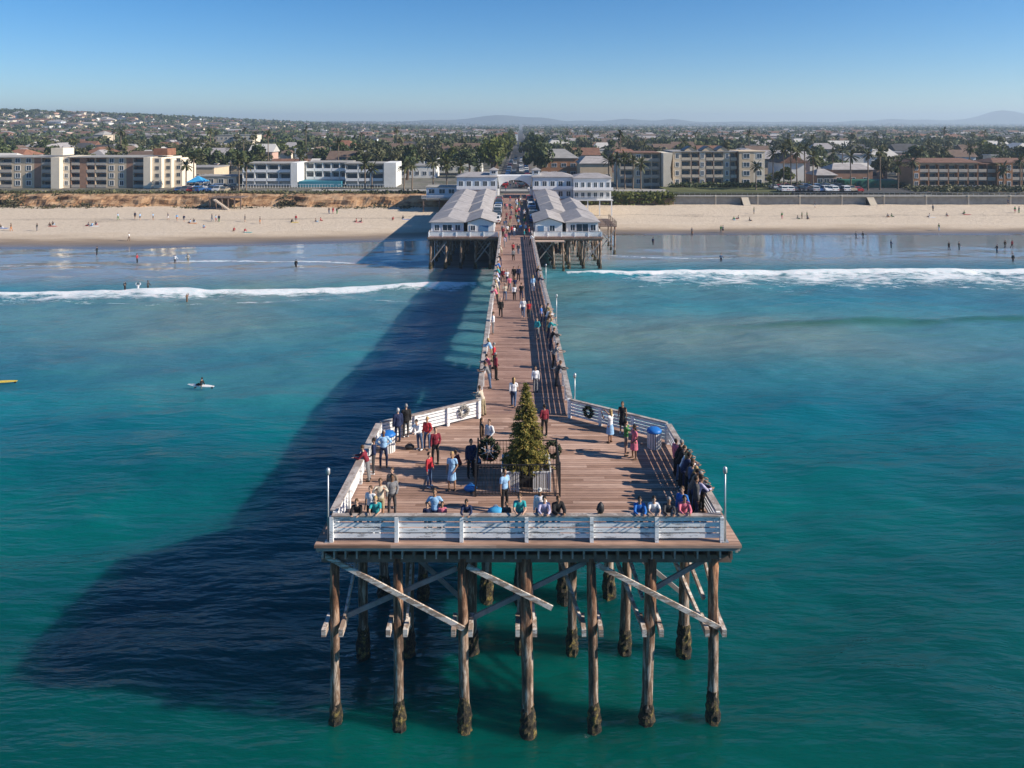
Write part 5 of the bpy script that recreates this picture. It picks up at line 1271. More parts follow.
def ell(mb, c, r, ax=(0,0,1), n=12, k=8):
    """ellipsoid whose z axis points along ax"""
    t = MB().ball((0,0,0), r, n, k); q = Vector(ax).to_track_quat('Z', 'Y') if abs(Vector(ax).z) < .999 else Matrix.Identity(3).to_quaternion(); b = len(mb.v)
    ax = Vector(ax).normalized(); x = Vector((1,0,0)); y = ax.cross(x).normalized(); x = y.cross(ax)
    for v in t.v: mb.v.append(tuple(Vector(c)+x*v[0]+y*v[1]+ax*v[2]))
    for f in t.f: mb.f.append(tuple(b+i for i in f)); mb.m.append(0)
def body_mb(J):
    mb = MB(); up = J['up']
    ell(mb, J['pel']+Vector((0,0,-.01)), (.155,.105,.13), up); ell(mb, J['pel'].lerp(J['ch'], .5), (.135,.095,.17), up); ell(mb, J['ch']+up*.04, (.165,.11,.19), up)
    cap(mb, J['sL'], J['sR'], .055, .055); cap(mb, J['ch']+up*.1, J['nk']+up*.05, .06, .052)
    hv = J['hv']; ell(mb, J['hd']+hv*.02, (.077,.095,.12), hv); fw = Vector((0,1,0)); fw = (fw-hv*fw.dot(hv)).normalized()
    ell(mb, J['hd']-hv*.055+fw*.025, (.055,.065,.055), hv); cap(mb, J['hd']+hv*.01+fw*.085, J['hd']-hv*.02+fw*.108, .011, .016, 6); cap(mb, J['hd']-hv*.052+fw*.08+Vector((-.02,0,0)), J['hd']-hv*.052+fw*.08+Vector((.02,0,0)), .01, .01, 6)
    for s in (-1,1): ell(mb, J['hd']+Vector((s*.08,0,0))-hv*.005, (.012,.022,.032), hv, 8, 5)
    for s, n_ in ((-1,'L'),(1,'R')):
        cap(mb, J['s'+n_], J['e'+n_], .052, .038); cap(mb, J['e'+n_], J['w'+n_], .038, .025)
        d = J['fa'+n_]; side = Vector((1,0,0)); side = (side-d*side.dot(d)); side = side.normalized() if side.length > .1 else Vector((0,1,0)); w = d.cross(side).normalized()
        ac = w if abs(d.z) > .6 else side; nn = side if ac is w else w
        pc = J['w'+n_]+d*.05; ell(mb, pc, (.022,.042,.052) if ac is w else (.042,.022,.052), d)
        for k, (o_, L) in enumerate(((-.032,.055),(-.011,.07),(.011,.075),(.032,.066))):
            b = J['w'+n_]+d*.09+ac*o_; m_ = b+d*L*.55+nn*(-s)*.006; cap(mb, b-d*.02, m_, .0095, .009, 6); cap(mb, m_, m_+(d+nn*(-s)*.5).normalized()*L*.5, .009, .008, 6)
        b = J['w'+n_]+d*.03+ac*.035; cap(mb, b, b+(d*.6+ac*.8).normalized()*.055, .012, .010, 6)
        cap(mb, J['h'+n_], J['k'+n_], .082, .055); cap(mb, J['k'+n_], J['k'+n_].lerp(J['a'+n_],.35), .053, .056); cap(mb, J['k'+n_].lerp(J['a'+n_],.3), J['a'+n_], .055, .036)
        f = Vector((0,1,0)) if J['a'+n_].z < .3 else Vector((0,.8,-.2)); cap(mb, J['a'+n_]+Vector((0,-.02,-.035)), J['a'+n_]+Vector((0,-.02,-.035))+f*.15, .038, .028, 8)
    return mb
def top_mb(J, sleeve):      # 0 short, 1 long, 2 bulky coat, 3 vest
    mb = MB(); up = J['up']; i = .014 if sleeve != 2 else .034
    ell(mb, J['pel']+up*.05, (.150+i,.110+i,.13), up); ell(mb, J['pel'].lerp(J['ch'], .5), (.142+i,.10+i,.17+i), up); ell(mb, J['ch']+up*.03, (.168+i,.115+i,.185+i*.5), up); cap(mb, J['sL'], J['sR'], .055+i, .055+i)
    if sleeve == 2: ell(mb, J['pel']-up*.06, (.17+i,.13+i,.14), up)
    for s, n_ in ((-1,'L'),(1,'R')):
        if sleeve == 3: continue
        e = J['s'+n_].lerp(J['e'+n_], .62) if sleeve == 0 else J['e'+n_]; cap(mb, J['s'+n_], e, .056+i, .044+i)
        if sleeve: cap(mb, J['e'+n_], J['e'+n_].lerp(J['w'+n_],.93), .042+i, .030+i)
    return mb
def legs_mb(J, kind):      # 0 trousers, 1 shorts, 2 dress skirt
    mb = MB(); ell(mb, J['pel']+Vector((0,0,-.02)), (.165,.118,.13), J['up'])
    if kind == 2:
        a = J['pel']; b = (J['kL']+J['kR'])/2; mb.tube([a+Vector((0,0,.06)), a.lerp(b,.3), b], [.12,.175,.21], 14); return mb
    for n_ in 'LR':
        if kind == 1: cap(mb, J['h'+n_], J['h'+n_].lerp(J['k'+n_],.82), .095, .08)
        else: cap(mb, J['h'+n_], J['k'+n_], .093, .068); cap(mb, J['k'+n_], J['k'+n_].lerp(J['a'+n_],.97), .066, .055)
    return mb
def shoes_mb(J):
    mb = MB()
    for n_ in 'LR':
        f = Vector((0,1,0)) if J['a'+n_].z < .3 else Vector((0,.8,-.2)); cap(mb, J['a'+n_]+Vector((0,-.03,-.03)), J['a'+n_]+Vector((0,-.02,-.035))+f*.16, .047, .038, 8)
    return mb
def hair_mb(J, kind):      # 0 short, 1 long, 2 cap/hat
    mb = MB(); hv = J['hv']; fw = Vector((0,1,0)); fw = (fw-hv*fw.dot(hv)).normalized()
    ell(mb, J['hd']+hv*.045-fw*.018, (.088,.100,.108), hv)
    if kind == 1: ell(mb, J['hd']-hv*.07-fw*.065, (.08,.045,.15), hv); ell(mb, J['hd']-hv*.17-fw*.08, (.07,.035,.1), hv)
    if kind == 2: ell(mb, J['hd']+hv*.06+fw*.075, (.065,.085,.012), hv)
    return mb
POSE = {
 'stand': figure(), 'ease': figure(thL=(-.10,.02,-1), thR=(.12,.08,-1), faL=(.35,.6,-.6), uaL=(-.3,-.1,-1), uaR=(.15,.02,-1), faR=(.05,.15,-1)),
 'walk': figure(lean=.05, thL=(-.03,.32,-1), shL=(0,-.12,-1), thR=(.03,-.22,-1), shR=(0,-.55,-1), uaL=(-.16,-.3,-1), faL=(0,.1,-1), uaR=(.16,.3,-1), faR=(0,.55,-1)),
 'hips': figure(uaL=(-.75,-.2,-1), faL=(.8,.15,-.55), thL=(-.14,0,-1)),
 'photo': figure(lean=-.04, uaL=(-.35,.75,-.25), faL=(.45,.7,.75), head=(0,.25,1)),
 'point': figure(uaL=(-.3,.95,-.1), faL=(.1,1,.0), uaR=(.2,.8,-.3), faR=(-.2,1,.1), thL=(-.18,.1,-1), thR=(.18,-.12,-1)),
 'lean': figure(lean=.42, uaL=(-.2,.75,-.75), faL=(.35,1,.02), thL=(-.08,-.12,-1), shL=(0,-.12,-1), head=(0,-.1,1)),
 'armsup': figure(uaL=(-.75,.1,.75), faL=(.55,.1,.85), head=(0,0,1)),
 'crouch': figure(lean=.55, thL=(-.25,1,.1), shL=(0,-.45,-1), uaL=(-.15,.7,-.9), faL=(.2,1,-.3)),
 'sit': figure(lean=.12, thL=(-.12,1,-.05), shL=(0,.12,-1), uaL=(-.2,.35,-1), faL=(.15,.9,-.25)),
 'sitsand': figure(lean=-.15, thL=(-.12,1,.55), shL=(0,.55,-1), uaL=(-.3,-.35,-1), faL=(-.1,-.25,-1), pel=.12),
 'lie': None, 'wade': figure(uaL=(-.6,.1,-.9), faL=(-.3,.4,-.5), thL=(-.1,.1,-1)),
}
POSE['lie'] = POSE['sitsand']
m_w0 = M('cloth_white', (0.75,0.75,0.76), .8, .12, 7, .7)
CL = {'white':m_w0}
for n_, c in {'cream':(.55,.48,.38),'light blue':(.28,.47,.70),'blue':(.03,.16,.50),'navy':(.015,.025,.07),'black':(.014,.014,.016),'grey':(.20,.20,.21),'dark grey':(.06,.06,.065),'red':(.42,.03,.04),'dark red':(.20,.02,.035),
 'pink':(.62,.16,.22),'teal':(.03,.33,.35),'khaki':(.33,.27,.17),'denim':(.07,.12,.22),'taupe':(.24,.18,.14),'green':(.06,.20,.06),'brown':(.13,.08,.05),'lavender':(.48,.45,.62),'orange':(.6,.2,.04),'yellow':(.65,.48,.08)}.items():
    CL[n_] = M('cloth_'+n_.replace(' ','_'), c, .85, .28, 7, .7)
SK = [M('skin_light', (0.50,0.31,0.22), .6, .06, 8), M('skin_tanned', (0.34,0.19,0.12), .6, .06, 8), M('skin_brown', (0.16,0.085,0.05), .6, .06, 8)]
HR = {'dark':M('hair_dark',(0.02,0.014,0.01),.7,.2,20),'brown':M('hair_brown',(0.09,0.05,0.025),.7,.2,20),'blond':M('hair_blond',(0.42,0.28,0.12),.7,.2,20),'grey':M('hair_grey',(0.25,0.24,0.23),.7,.1,20),'white':M('hair_white',(0.5,0.49,0.47),.8,.2,20),'black':CL['black'],'red':CL['red'],'navy':CL['navy']}
_pm = {}
def pmesh(pose, what, k=0):
    key = (pose, what, k)
    if key not in _pm:
        J = POSE[pose]
        if what == 'body': _pm[key] = remeshed(body_mb(J), .0105, 'person_body', SK[0], 2)
        elif what == 'top': _pm[key] = remeshed(top_mb(J, k), .017, 'top', m_w0, 5)
        elif what == 'legs': _pm[key] = remeshed(legs_mb(J, k), .017, 'legwear', m_w0, 4)
        elif what == 'shoes': _pm[key] = remeshed(shoes_mb(J), .014, 'shoes', CL['black'], 2)
        else: _pm[key] = remeshed(hair_mb(J, k), .013, 'hair', HR['dark'], 3)
    return _pm[key]
PEOPLE = []
def person(x, y, z, rz, pose, top, tc, leg, lc, hair, hc, label, h=1.72, group=None, dz=0):
    s = h/1.72; r = place(pmesh(pose, 'body'), 'person', None, (x,y,z+.004+dz), [random.choice(SK[:2] if random.random() < .8 else SK)], rz=rz, scale=s)
    tag(r, label, 'person', group)
    place(pmesh(pose, 'top', top), ['t_shirt','long_sleeved_top','coat','vest'][top], r, mats=[CL[tc]]); place(pmesh(pose, 'legs', leg), ['trousers','shorts','skirt'][leg], r, mats=[CL[lc]])
    place(pmesh(pose, 'hair', hair), ['hair','hair','cap'][hair], r, mats=[HR.get(hc) or CL[hc]])
    if y < 60: place(pmesh(pose, 'shoes'), 'shoes', r, mats=[CL[random.choice(['black','white','brown','dark grey'])]])
    PEOPLE.append(r); return r
A1 = lambda u, v: (310+u/4.268, 380+v/4.268); A2 = lambda u, v: (520+u/4.265, 380+v/4.265)
def pf(px, *a, **k):       # feet at this place of the deck
    p_ = at(*px); return person(p_.x, p_.y, p_.z, *a, **k)
def ph(px, hh, *a, dy=0, **k):   # crown of the head at this place, standing hh tall on the deck
    p_ = at(*px, up=hh); return person(p_.x, max(31.72, p_.y)+dy, p_.z, *a, **k)
D = R
W_,E_,S_,N_ = R(90), R(-90), R(180), 0.0
pf(A1(738,150), R(60), 'lean', 1,'cream',0,'khaki',0,'brown','person in cream top and khaki trousers leaning where walkway and left slanting railing meet')
pf(A1(868,112), N_, 'walk', 1,'white',0,'navy',1,'dark','person in white jacket walking away up the walkway just past the conifer')
pf(A1(375,266), R(30), 'stand', 2,'navy',0,'navy',0,'white','white haired person in navy coat looking over the back left corner', h=1.8)
pf(A1(410,244), R(20), 'stand', 2,'black',0,'dark grey',0,'grey','grey haired person in black coat beside the navy coat at the left corner', h=1.78)
pf(A1(466,300), R(150), 'lean', 1,'white',0,'denim',0,'dark','person in white top and jeans leaning forward near the left corner')
pf(A1(500,296), R(160), 'ease', 1,'red',0,'denim',0,'blond','person in red top and jeans next to the white top near the left corner', h=1.68)
pf(A1(535,357), R(-160), 'ease', 1,'dark red',0,'black',0,'brown','person in dark red shirt and black trousers standing left of centre', h=1.8)
pf(A1(508,456), R(-120), 'ease', 1,'red',0,'denim',0,'dark','younger person in red and white top with blue jeans left of the light blue dress', h=1.6)
pf(A1(606,468), R(170), 'ease', 0,'light blue',2,'light blue',1,'blond','person in light blue dress with bare legs in the middle left of the head', h=1.74)
pf(A1(314,372), R(190), 'hips', 1,'light blue',0,'navy',0,'grey','large person in light blue shirt with hands on hips beside the left bin', h=1.82)
pf(A1(272,400), R(95), 'ease', 1,'navy',0,'dark grey',0,'dark','person in navy jacket standing by the left railing above the dark red top', h=1.72)
pf(A1(245,430), W_, 'lean', 1,'dark red',0,'grey',0,'brown','person in dark red top and grey trousers leaning on the left railing')
ph(A1(350,375), 1.75, R(170), 'ease', 1,'taupe',0,'khaki',0,'brown','person in taupe shirt behind the front left group of four')
pf(A1(350,580), R(200), 'ease', 1,'grey',0,'dark grey',0,'dark','person in grey plaid shirt at the right of the front left group', h=1.78)
ph(A1(300,425), 1.78, R(-170), 'photo', 1,'cream',1,'khaki',0,'brown','person in cream top holding a camera up in the front left group', h=1.78)
ph(A1(258,458), 1.7, R(160), 'stand', 0,'white',0,'black',0,'brown','person in white t shirt at the left of the front left group')
ph(A1(278,503), 1.68, S_, 'lean', 0,'teal',0,'denim',0,'blond','blond person in teal top leaning on the front railing near its left end', h=1.75)
ph(A1(190,535), 1.55, S_, 'lean', 1,'black',0,'black',0,'brown','person in black leaning on the front railing at its far left end', h=1.62)
ph(A1(532,468), 1.85, S_, 'hips', 0,'light blue',0,'navy',0,'brown','broad person in light blue shirt with hands on hips behind the front railing', h=1.86)
ph(A1(495,552), 1.3, S_, 'stand', 0,'navy',0,'black',0,'dark','small child in navy at the left of the broad person in light blue', h=1.3)
ph(A1(562,535), 1.35, S_, 'stand', 0,'pink',0,'grey',1,'dark','small child in pink at the right of the broad person in light blue', h=1.35)
ph(A1(668,516), 1.5, S_, 'lean', 1,'navy',0,'black',0,'dark','child in navy leaning on the front railing left of the light blue bag', h=1.6)
pf(A1(687,414), R(200), 'ease', 2,'navy',0,'black',0,'dark','person in navy jacket standing left of the iron fence and the big wreath', h=1.8)
pf(A1(722,388), R(100), 'crouch', 1,'light blue',0,'navy',0,'dark','person in light blue crouching at the back left corner of the iron fence')
pf(A1(733,305), R(-100), 'stand', 1,'brown',0,'black',1,'brown','person in brown top and long dark trousers behind the big wreath', h=1.72)
pf(A1(765,312), R(150), 'ease', 1,'white',0,'black',0,'brown','person in white top just right behind the big wreath', h=1.72)
pf(A1(640,388), R(60), 'crouch', 1,'dark red',0,'dark grey',0,'brown','child in dark red crouching on the planks behind the light blue dress', h=1.4)
pf(A1(830,560), R(-140), 'ease', 0,'light blue',0,'black',0,'dark','tall person in pale blue shirt and black trousers before the iron fence', h=1.84)
ph(A1(838,542), 1.35, S_, 'stand', 1,'dark grey',0,'black',0,'dark','small child in dark grey between the tall pale blue shirt and the teal shirt', h=1.35)
ph(A1(895,498), 1.75, S_, 'lean', 0,'teal',0,'denim',0,'brown','person in bright teal shirt leaning over the front railing near its middle', h=1.85)
ph(A2(85,465), 1.8, R(170), 'ease', 1,'white',0,'denim',2,'white','person in white shirt and white cap before the right of the iron fence', h=1.8)
ph(A2(103,493), 1.68, S_, 'lean', 1,'lavender',0,'denim',0,'dark','person in lavender shirt leaning on the front railing right of the teal shirt', h=1.75)
ph(A2(155,490), 1.68, R(-165), 'lean', 2,'black',0,'navy',0,'brown','person in black jacket leaning on the front railing beside the lavender shirt', h=1.75)
ph(A2(513,513), 1.62, S_, 'lean', 1,'blue',0,'navy',0,'dark','person in bright blue shirt leaning on the front railing, right half', h=1.72)
ph(A2(572,502), 1.68, S_, 'lean', 0,'white',0,'denim',0,'dark','person in white shirt leaning on the front railing beside the bright blue shirt', h=1.75)
ph(A2(638,513), 1.62, S_, 'lean', 1,'dark grey',0,'black',0,'grey','grey haired person in dark grey leaning on the front railing left of the pink shirt', h=1.7)
ph(A2(702,500), 1.7, S_, 'lean', 1,'pink',0,'black',0,'dark','person in pink shirt leaning on the front railing near its right end', h=1.78)
ph(A2(692,458), 1.78, R(150), 'ease', 1,'blue',0,'dark grey',0,'brown','person in blue shirt standing behind the pink shirt at the front right', h=1.78)
pf(A2(385,268), R(50), 'photo', 0,'white',2,'light blue',1,'blond','person in white top and pale blue skirt photographing toward the right rear railing', h=1.78)
pf(A2(437,226), R(160), 'stand', 3,'black',2,'black',1,'brown','person in short black dress against the back right slanting railing', h=1.7)
pf(A2(452,320), E_, 'point', 0,'green',1,'taupe',0,'dark','person in green top stretching both arms toward the pink dress', h=1.76)
pf(A2(488,336), R(110), 'ease', 0,'pink',2,'pink',1,'dark','person in pink dress with bare legs left of the right bin', h=1.72)
pf(A2(104,240), R(20), 'ease', 1,'dark red',0,'black',0,'dark','person in dark red half hidden behind the right side of the conifer')
crowd = [(672,398,'pink','black','dark','person in pink top leaning on the right railing below the bin'),(700,405,'black','black','grey','grey haired person in black on the right railing next to the pink top'),(735,428,'black','denim','brown','person in black jacket leaning far over the right railing'),
 (712,468,'grey','denim','blond','blond person in grey floral top inside the crowd on the right'),(742,472,'navy','navy','dark','person in navy in the thick of the right crowd'),(762,500,'brown','black','brown','person in brown jacket in the right crowd'),
 (735,520,'denim','khaki','dark','person in denim shirt in the right crowd, inner row'),(780,530,'black','denim','blond','blond person in black at the right railing of the crowd'),(800,545,'taupe','black','dark','person in taupe top at the right railing of the crowd'),
 (772,560,'dark grey','black','grey','grey haired person in dark grey in the inner row of the crowd'),(818,570,'navy','denim','brown','person in navy hood at the front end of the right railing'),(840,585,'lavender','black','dark','person in lavender top last before the front right corner'),
 (752,590,'dark grey','navy','dark','dark haired person in dark grey by the front right corner, inner side')]
for i, (u, v, tc, lc, hc, lb) in enumerate(crowd):
    p_ = at(*A2(u, v)); edge = 8.3; inn = i in (3,6,9,12)
    x = min(p_.x, edge-.25) if not inn else p_.x
    person(x, max(31.75, p_.y), 8.0, E_+random.uniform(-.5,.5), 'lean' if not inn and i % 3 else ('ease' if i % 2 else 'stand'), 1 if i % 2 else 2, tc, 0, lc, 1 if hc == 'blond' else 0, hc, lb, h=random.uniform(1.64,1.82))
for k, (u, v, tc, nm) in enumerate(((800,505,'denim','faded blue'),(826,540,'white','white'))):
    p_ = at(*A2(u, v)); person(8.0, p_.y+.9+k*.9, 8.0, E_, 'lean', 1, tc, 0, 'black', 0, 'brown', f'person in {nm} top squeezed against the right railing near the crowd', h=1.74)

# walkway: place list from the photograph; x in the picture, y of the feet, heading, clothes
A3 = lambda u, v: (450+u/4.04, 230+v/4.04)
wk = [(258,712,'walk',0,'white','denim'),(345,655,'stand',180,'white','grey'),(150,640,'lean',90,'grey','denim'),(168,598,'lean',100,'pink','grey'),(185,605,'ease',-80,'dark red','black'),(178,560,'ease',90,'red','black'),(155,530,'lean',90,'light blue','khaki'),
 (170,420,'ease',95,'white','grey'),(205,355,'walk',180,'black','black'),(295,355,'walk',180,'white','denim'),(318,360,'walk',180,'red','dark grey'),(368,380,'ease',-90,'blue','navy'),(352,440,'ease',150,'teal','grey'),(390,392,'lean',-90,'white','denim'),
 (398,440,'lean',-80,'teal','navy'),(408,412,'lean',-90,'brown','khaki'),(425,490,'lean',-90,'black','navy'),(440,560,'lean',-95,'grey','black'),(458,630,'lean',-90,'dark grey','dark grey'),(412,370,'lean',-85,'khaki','black'),(335,248,'walk',0,'light blue','white'),
 (222,285,'walk',180,'cream','denim'),(260,285,'walk',0,'white','black'),(288,285,'walk',0,'black','navy'),(240,250,'walk',180,'pink','grey'),(262,255,'walk',180,'navy','grey'),(190,270,'lean',90,'cream','khaki'),(196,240,'lean',90,'white','denim'),(188,300,'lean',90,'pink','black'),
 (206,225,'lean',95,'lavender','black'),(200,205,'lean',90,'teal','navy'),(214,215,'ease',180,'dark red','black'),(230,220,'walk',180,'white','navy'),(258,208,'walk',180,'black','black'),(277,208,'walk',180,'navy','black'),(204,180,'lean',90,'blue','black'),(207,145,'lean',90,'black','navy'),
 (216,105,'lean',90,'cream','khaki'),(256,125,'walk',0,'grey','black'),(276,100,'walk',180,'dark grey','denim'),(255,98,'walk',0,'red','black'),(348,200,'lean',-90,'black','denim'),(356,240,'lean',-90,'navy','grey'),(330,60,'lean',-90,'white','black'),(322,30,'ease',-90,'red','denim'),
 (225,50,'ease',170,'pink','denim'),(240,45,'walk',180,'navy','grey'),(232,20,'walk',0,'white','black'),(250,22,'walk',180,'red','navy'),(215,28,'walk',0,'dark red','black'),(268,18,'walk',180,'black','denim'),(285,10,'walk',0,'blue','grey'),(300,40,'ease',-90,'teal','navy'),(306,15,'ease',120,'light blue','black'),(220,70,'ease',90,'lavender','grey')]
def where(Y): return 'near the head' if Y < 54 else 'below the cottages' if Y > 108 else 'by second lamp' if 57 < Y < 71 else 'midway' if Y < 95 else 'farther up'
seen = {}
for i, (u, v, pose, hd, tc, lc) in enumerate(wk):
    p_ = at(*A3(u, v)); x = min(max(p_.x, -1.55), 2.95)
    if pose == 'lean': x = -1.5 if hd > 0 else 2.95
    sd = 'at left rail' if x < -1.2 else 'at right rail' if x > 2.5 else 'on the walkway'
    act = {'walk':'walking away' if hd == 0 else 'walking seaward','lean':'leaning','ease':'standing','stand':'standing'}[pose]
    hc = random.choice(['dark','brown','blond','grey','dark'])
    person(x, p_.y, p_.z, R(hd)+random.uniform(-.2,.2), pose, random.choice((0,1,1)), tc, 1 if lc == 'khaki' and random.random() < .5 else 0, lc, 1 if hc == 'blond' else 0, hc, f'person, {tc} top, {lc} trousers, {act} {sd} {where(p_.y)}', h=random.uniform(1.62,1.84))
# crowd between the cottages
for i in range(46):
    Y = 143+i*1.5+random.uniform(-.6,.6); x = random.uniform(-1.7,2.9) if Y > 150 else random.uniform(-2.1,3.4)
    tc = ['white','navy','red','black','pink','grey','light blue','cream','dark red','denim','lavender','green','khaki'][(i*5+i//13) % 13]; lc = ['denim','black','grey','khaki','navy'][(i*3+i//5) % 5]
    hd = random.choice((0,180)); hc = random.choice(['dark','brown','blond','grey'])
    wz = 'at the seaward entrance to the cottages' if Y < 160 else 'between the first parked cars' if Y < 176 else 'halfway between the car rows' if Y < 195 else 'near the arch between the car rows'
    person(*DM(x, Y, ZP+.02), R(hd)+random.uniform(-.4,.4), random.choice(['walk','walk','stand','ease']), random.choice((0,1)), tc, 0, lc, 1 if hc == 'blond' else 0, hc, f'person in {tc} top and {lc} trousers {wz}', h=random.uniform(1.6,1.85))
# people crossing the avenue beyond the arch
for i in range(14):
    Y = 240+i*3.5; x = AX(Y)+random.uniform(-5.5,5.5); tc = ['white','red','black','cream','navy','pink','grey'][i % 7]
    person(x, Y-EOFF, H1(x,Y)+.15-1.0, R(random.choice((0,180,90,-90))), 'walk', 1, tc, 0, ['denim','black'][i//7], 0, 'dark', f'person in {tc} top and {["denim","black"][i//7]} trousers on the roadway beyond the arch', h=1.72)

# beach people: picture position of the feet, pose
def bpt(px, py):
    z = 1.0
    for _ in range(8):
        p_ = at(px, py, z); z = float(bz(np.array([[p_.x]]), np.array([[p_.y]]))[0,0])
    return p_.x, p_.y, z
bl_ = [(1,228,'sitsand'),(11,231,'walk'),(37,231,'stand'),(50,226,'sitsand'),(53,225,'sitsand'),(88,226,'sitsand'),(92,226,'sitsand'),(96,225,'sitsand'),(118,220,'walk'),(135,219,'stand'),(140,220,'stand'),(153,220,'ease'),(168,220,'walk'),(177,221,'walk'),(184,222,'ease'),(190,223,'sitsand'),(194,222,'sitsand'),(204,228,'sitsand'),(212,221,'walk'),(216,222,'walk'),(219,222,'stand'),(129,241,'walk'),
 (234,231,'sitsand'),(245,222,'stand'),(245,232,'sitsand'),(260,224,'stand'),(296,222,'stand'),(292,222,'sitsand'),(316,222,'sitsand'),(321,221,'sitsand'),(329,214,'walk'),(333,214,'stand'),(337,214,'walk'),(356,222,'sitsand'),(361,222,'sitsand'),(393,220,'sitsand'),(403,219,'sitsand'),
 (692,235,'walk'),(721,233,'walk'),(723,233,'walk'),(734,220,'sitsand'),(738,219,'sitsand'),(754,214,'stand'),(782,219,'walk'),(798,219,'sitsand'),(802,219,'stand'),(808,219,'sitsand'),(807,219,'stand'),(815,208,'walk'),(888,217,'sitsand'),(892,217,'sitsand'),(933,211,'stand'),(939,231,'walk'),(947,216,'sitsand'),(964,214,'sitsand'),(1015,213,'stand'),(1019,213,'ease'),(929,217,'lie'),(750,221,'lie'),(1008,205,'walk')]
def zoneb(px): return ('far left sand' if px < 70 else 'sand below the brown apartments' if px < 150 else 'sand left of the beach stairs' if px < 225 else 'sand right of the beach stairs' if px < 310 else 'sand near the pier, left side' if px < 430 else
   'sand right of the pier' if px < 760 else 'sand before the right car park' if px < 870 else 'sand before the inn' if px < 980 else 'far right sand')
def tone(i): return ['black','navy','red','white','pink','grey','brown','light blue','dark grey','denim','orange','green'][i % 12]
cnt = {}
for i, (px, py, pose) in enumerate(bl_):
    x, y, z = bpt(px, py); c = cnt.get(zoneb(px), 0); cnt[zoneb(px)] = c+1; tc, lc = tone(i*5+c), tone(i*7+3)
    act = {'sitsand':'sitting','lie':'sitting','walk':'walking','stand':'standing','ease':'standing'}[pose]
    person(x, y, z, R(random.choice((0,90,-90,180))), pose, random.choice((0,1)), tc, random.choice((0,1)), lc, 0, random.choice(['dark','brown']), f'person, {tc} top, {lc} bottoms, {act} on {zoneb(px)}', h=1.78)
# towels beside those who sit
tw = 0
for i, (px, py, pose) in enumerate(bl_):
    if pose in ('sitsand','lie') and i % 3 == 0:
        x, y, z = bpt(px+3, py+.3); c = ['blue','red','white','orange','teal','yellow','pink'][tw % 7]; mb = MB(); mb.box(x-.9,x+.9,y-.45,y+.45,z-.03,z+.035)
        o = mb.build('beach_towel', CL[c], loc=(x,y,z)); nmz = {0:'a sitting pair',1:'a lone sitter'}[tw % 2]; tag(o, f'{c} beach towel beside {nmz} on the {zoneb(px)}', 'towel'); tw += 1
# in the shallows
sea_p = [(97,255,'wade','black','black','wading at the far left edge of the wet sand'),(137,262,'wade','red','black','wading below the brown apartments'),(175,263,'wade','white','dark grey','wading with a splash, third from the left'),(188,262,'wade','cream','khaki','bending in the shallows beside the splash'),
 (148,289,'wade','dark grey','black','standing up to the knees before the left breaker'),(125,292,'armsup','black','black','low in the foam of the left breaker, leftmost'),(138,292,'armsup','white','navy','low in the foam, beside the standing wader'),(187,304,'armsup','brown','brown','seaward of the left breaker'),
 (296,268,'walk','black','black','walking alone in the shallows left of the pier'),(653,245,'walk','navy','black','walking through shallows right of the pier'),(856,239,'walk','grey','black','walking the waterline before the right car park, left of two'),(863,239,'walk','black','navy','walking the waterline before the right car park, right of two'),
 (891,248,'wade','navy','black','wading and bending before the inn'),(949,250,'walk','black','black','standing in the shallows before the inn'),(959,250,'wade','dark grey','dark grey','beside the one before the inn, arms out'),(997,253,'wade','black','navy','in the shallows near the right edge, stooping'),(1012,248,'walk','dark red','black','near the right edge, farther from the water'),(1013,262,'stand','black','dark grey','near the right edge, close to the breaker'),
 (1005,248,'walk','brown','black','near the right edge, left of the dark red top'),(692,236,'walk','taupe','black','pausing at the waterline behind the wall of palms'),(721,262,'wade','denim','black','knee deep right of the pier, nearest the breaker')]
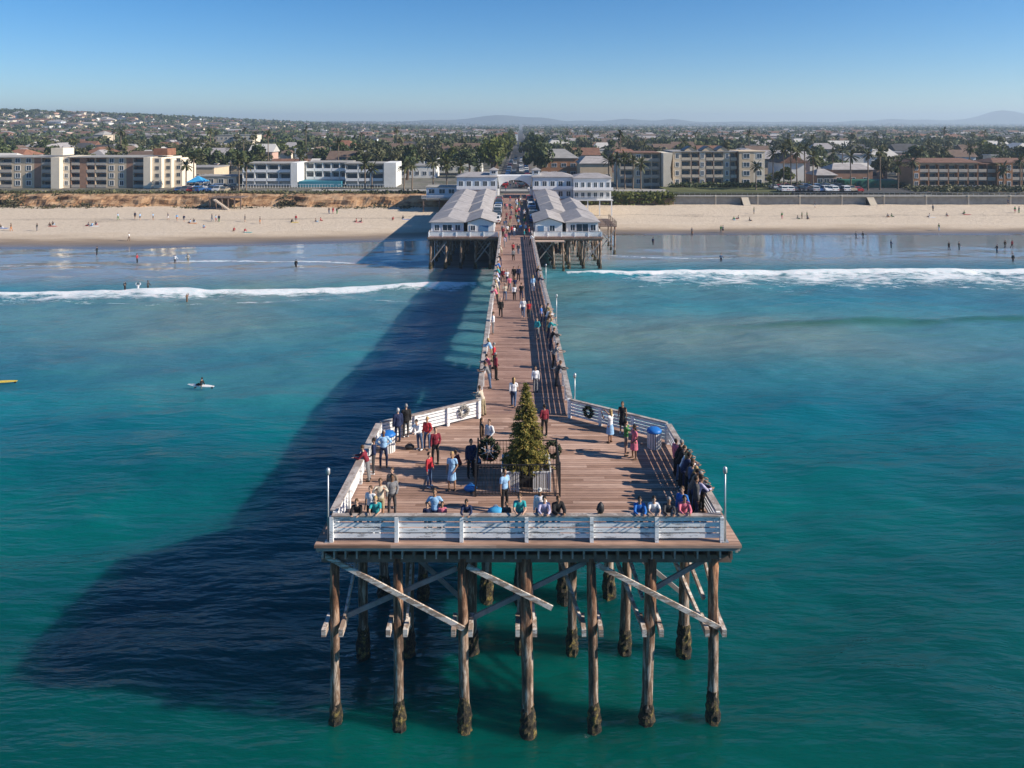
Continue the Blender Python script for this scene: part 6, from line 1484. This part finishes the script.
for px, py, pose, tc, lc, lb in sea_p:
    p_ = at(px, py, 0); deep = .45 if py > 280 else (.25 if py > 255 else .1)
    person(p_.x, p_.y, -deep, R(random.choice((0,90,-90,180))), pose, 1, tc, 0, lc, 0, 'dark', f'person in {tc} {lb}', h=1.75)
def board(px, py, col, label, rz):
    p_ = at(px, py, 0); r = empty('surfboard', (p_.x,p_.y,.08), rz); tag(r, label, 'surfboard'); mb = MB(); n = 14
    prf = [(-1.35+2.7*k/n, .30*math.sin(PI*min(.97,max(.03,k/n)))**.55) for k in range(n+1)]
    for zz in (0,1): mb.poly([(b,a,.03+.05*zz+.06*max(0,a-.6)) for a, b in prf]+[(-b,a,.03+.05*zz+.06*max(0,a-.6)) for a, b in reversed(prf)])
    N2 = 2*(n+1)
    for i in range(N2): j_ = (i+1)%N2; mb.f.append((i,j_,N2+j_,N2+i)); mb.m.append(0)
    mb.build('deck', col, r, local=True); f = MB().box(-.012,.012,-1.25,-1.05,-.16,.03); f.build('fin', m_iron, r, local=True); return p_
p_ = board(201, 387, m_white, 'white surfboard under the lone surfer in the open water on the left', R(80))
person(p_.x, p_.y, .02, R(80), 'sitsand', 1, 'black', 0, 'black', 0, 'dark', 'surfer in black wetsuit sitting on the white board on the left')
board(2, 383, CL['yellow'], 'yellow surfboard cut by the left edge of the water', R(100))

# ---- make every label of a look-alike set single one thing out by its place from the left
def pixx(o):
    v = o.matrix_basis.translation; return v.x/v.y
ORD = ['leftmost','second','third','fourth','fifth','sixth','seventh','eighth','ninth','tenth','eleventh','twelfth','thirteenth','fourteenth','fifteenth','sixteenth','seventeenth','eighteenth','nineteenth','twentieth']
by = {}
for o in COL.objects:
    if o.parent is None and o.get('label') and not o.get('kind'): by.setdefault(o['label'], []).append(o)
for lb, os_ in by.items():
    if len(os_) > 1:
        os_.sort(key=pixx)
        for i, o in enumerate(os_): o['label'] = lb+(', leftmost' if i == 0 else ', rightmost' if i == len(os_)-1 else f', {ORD[min(i,19)]} from left')
for o in COL.objects:
    if o.get('label') and len(o['label'].split()) > 16: print('LONG', o['label'])
bpy.data.collections.remove(TMP)
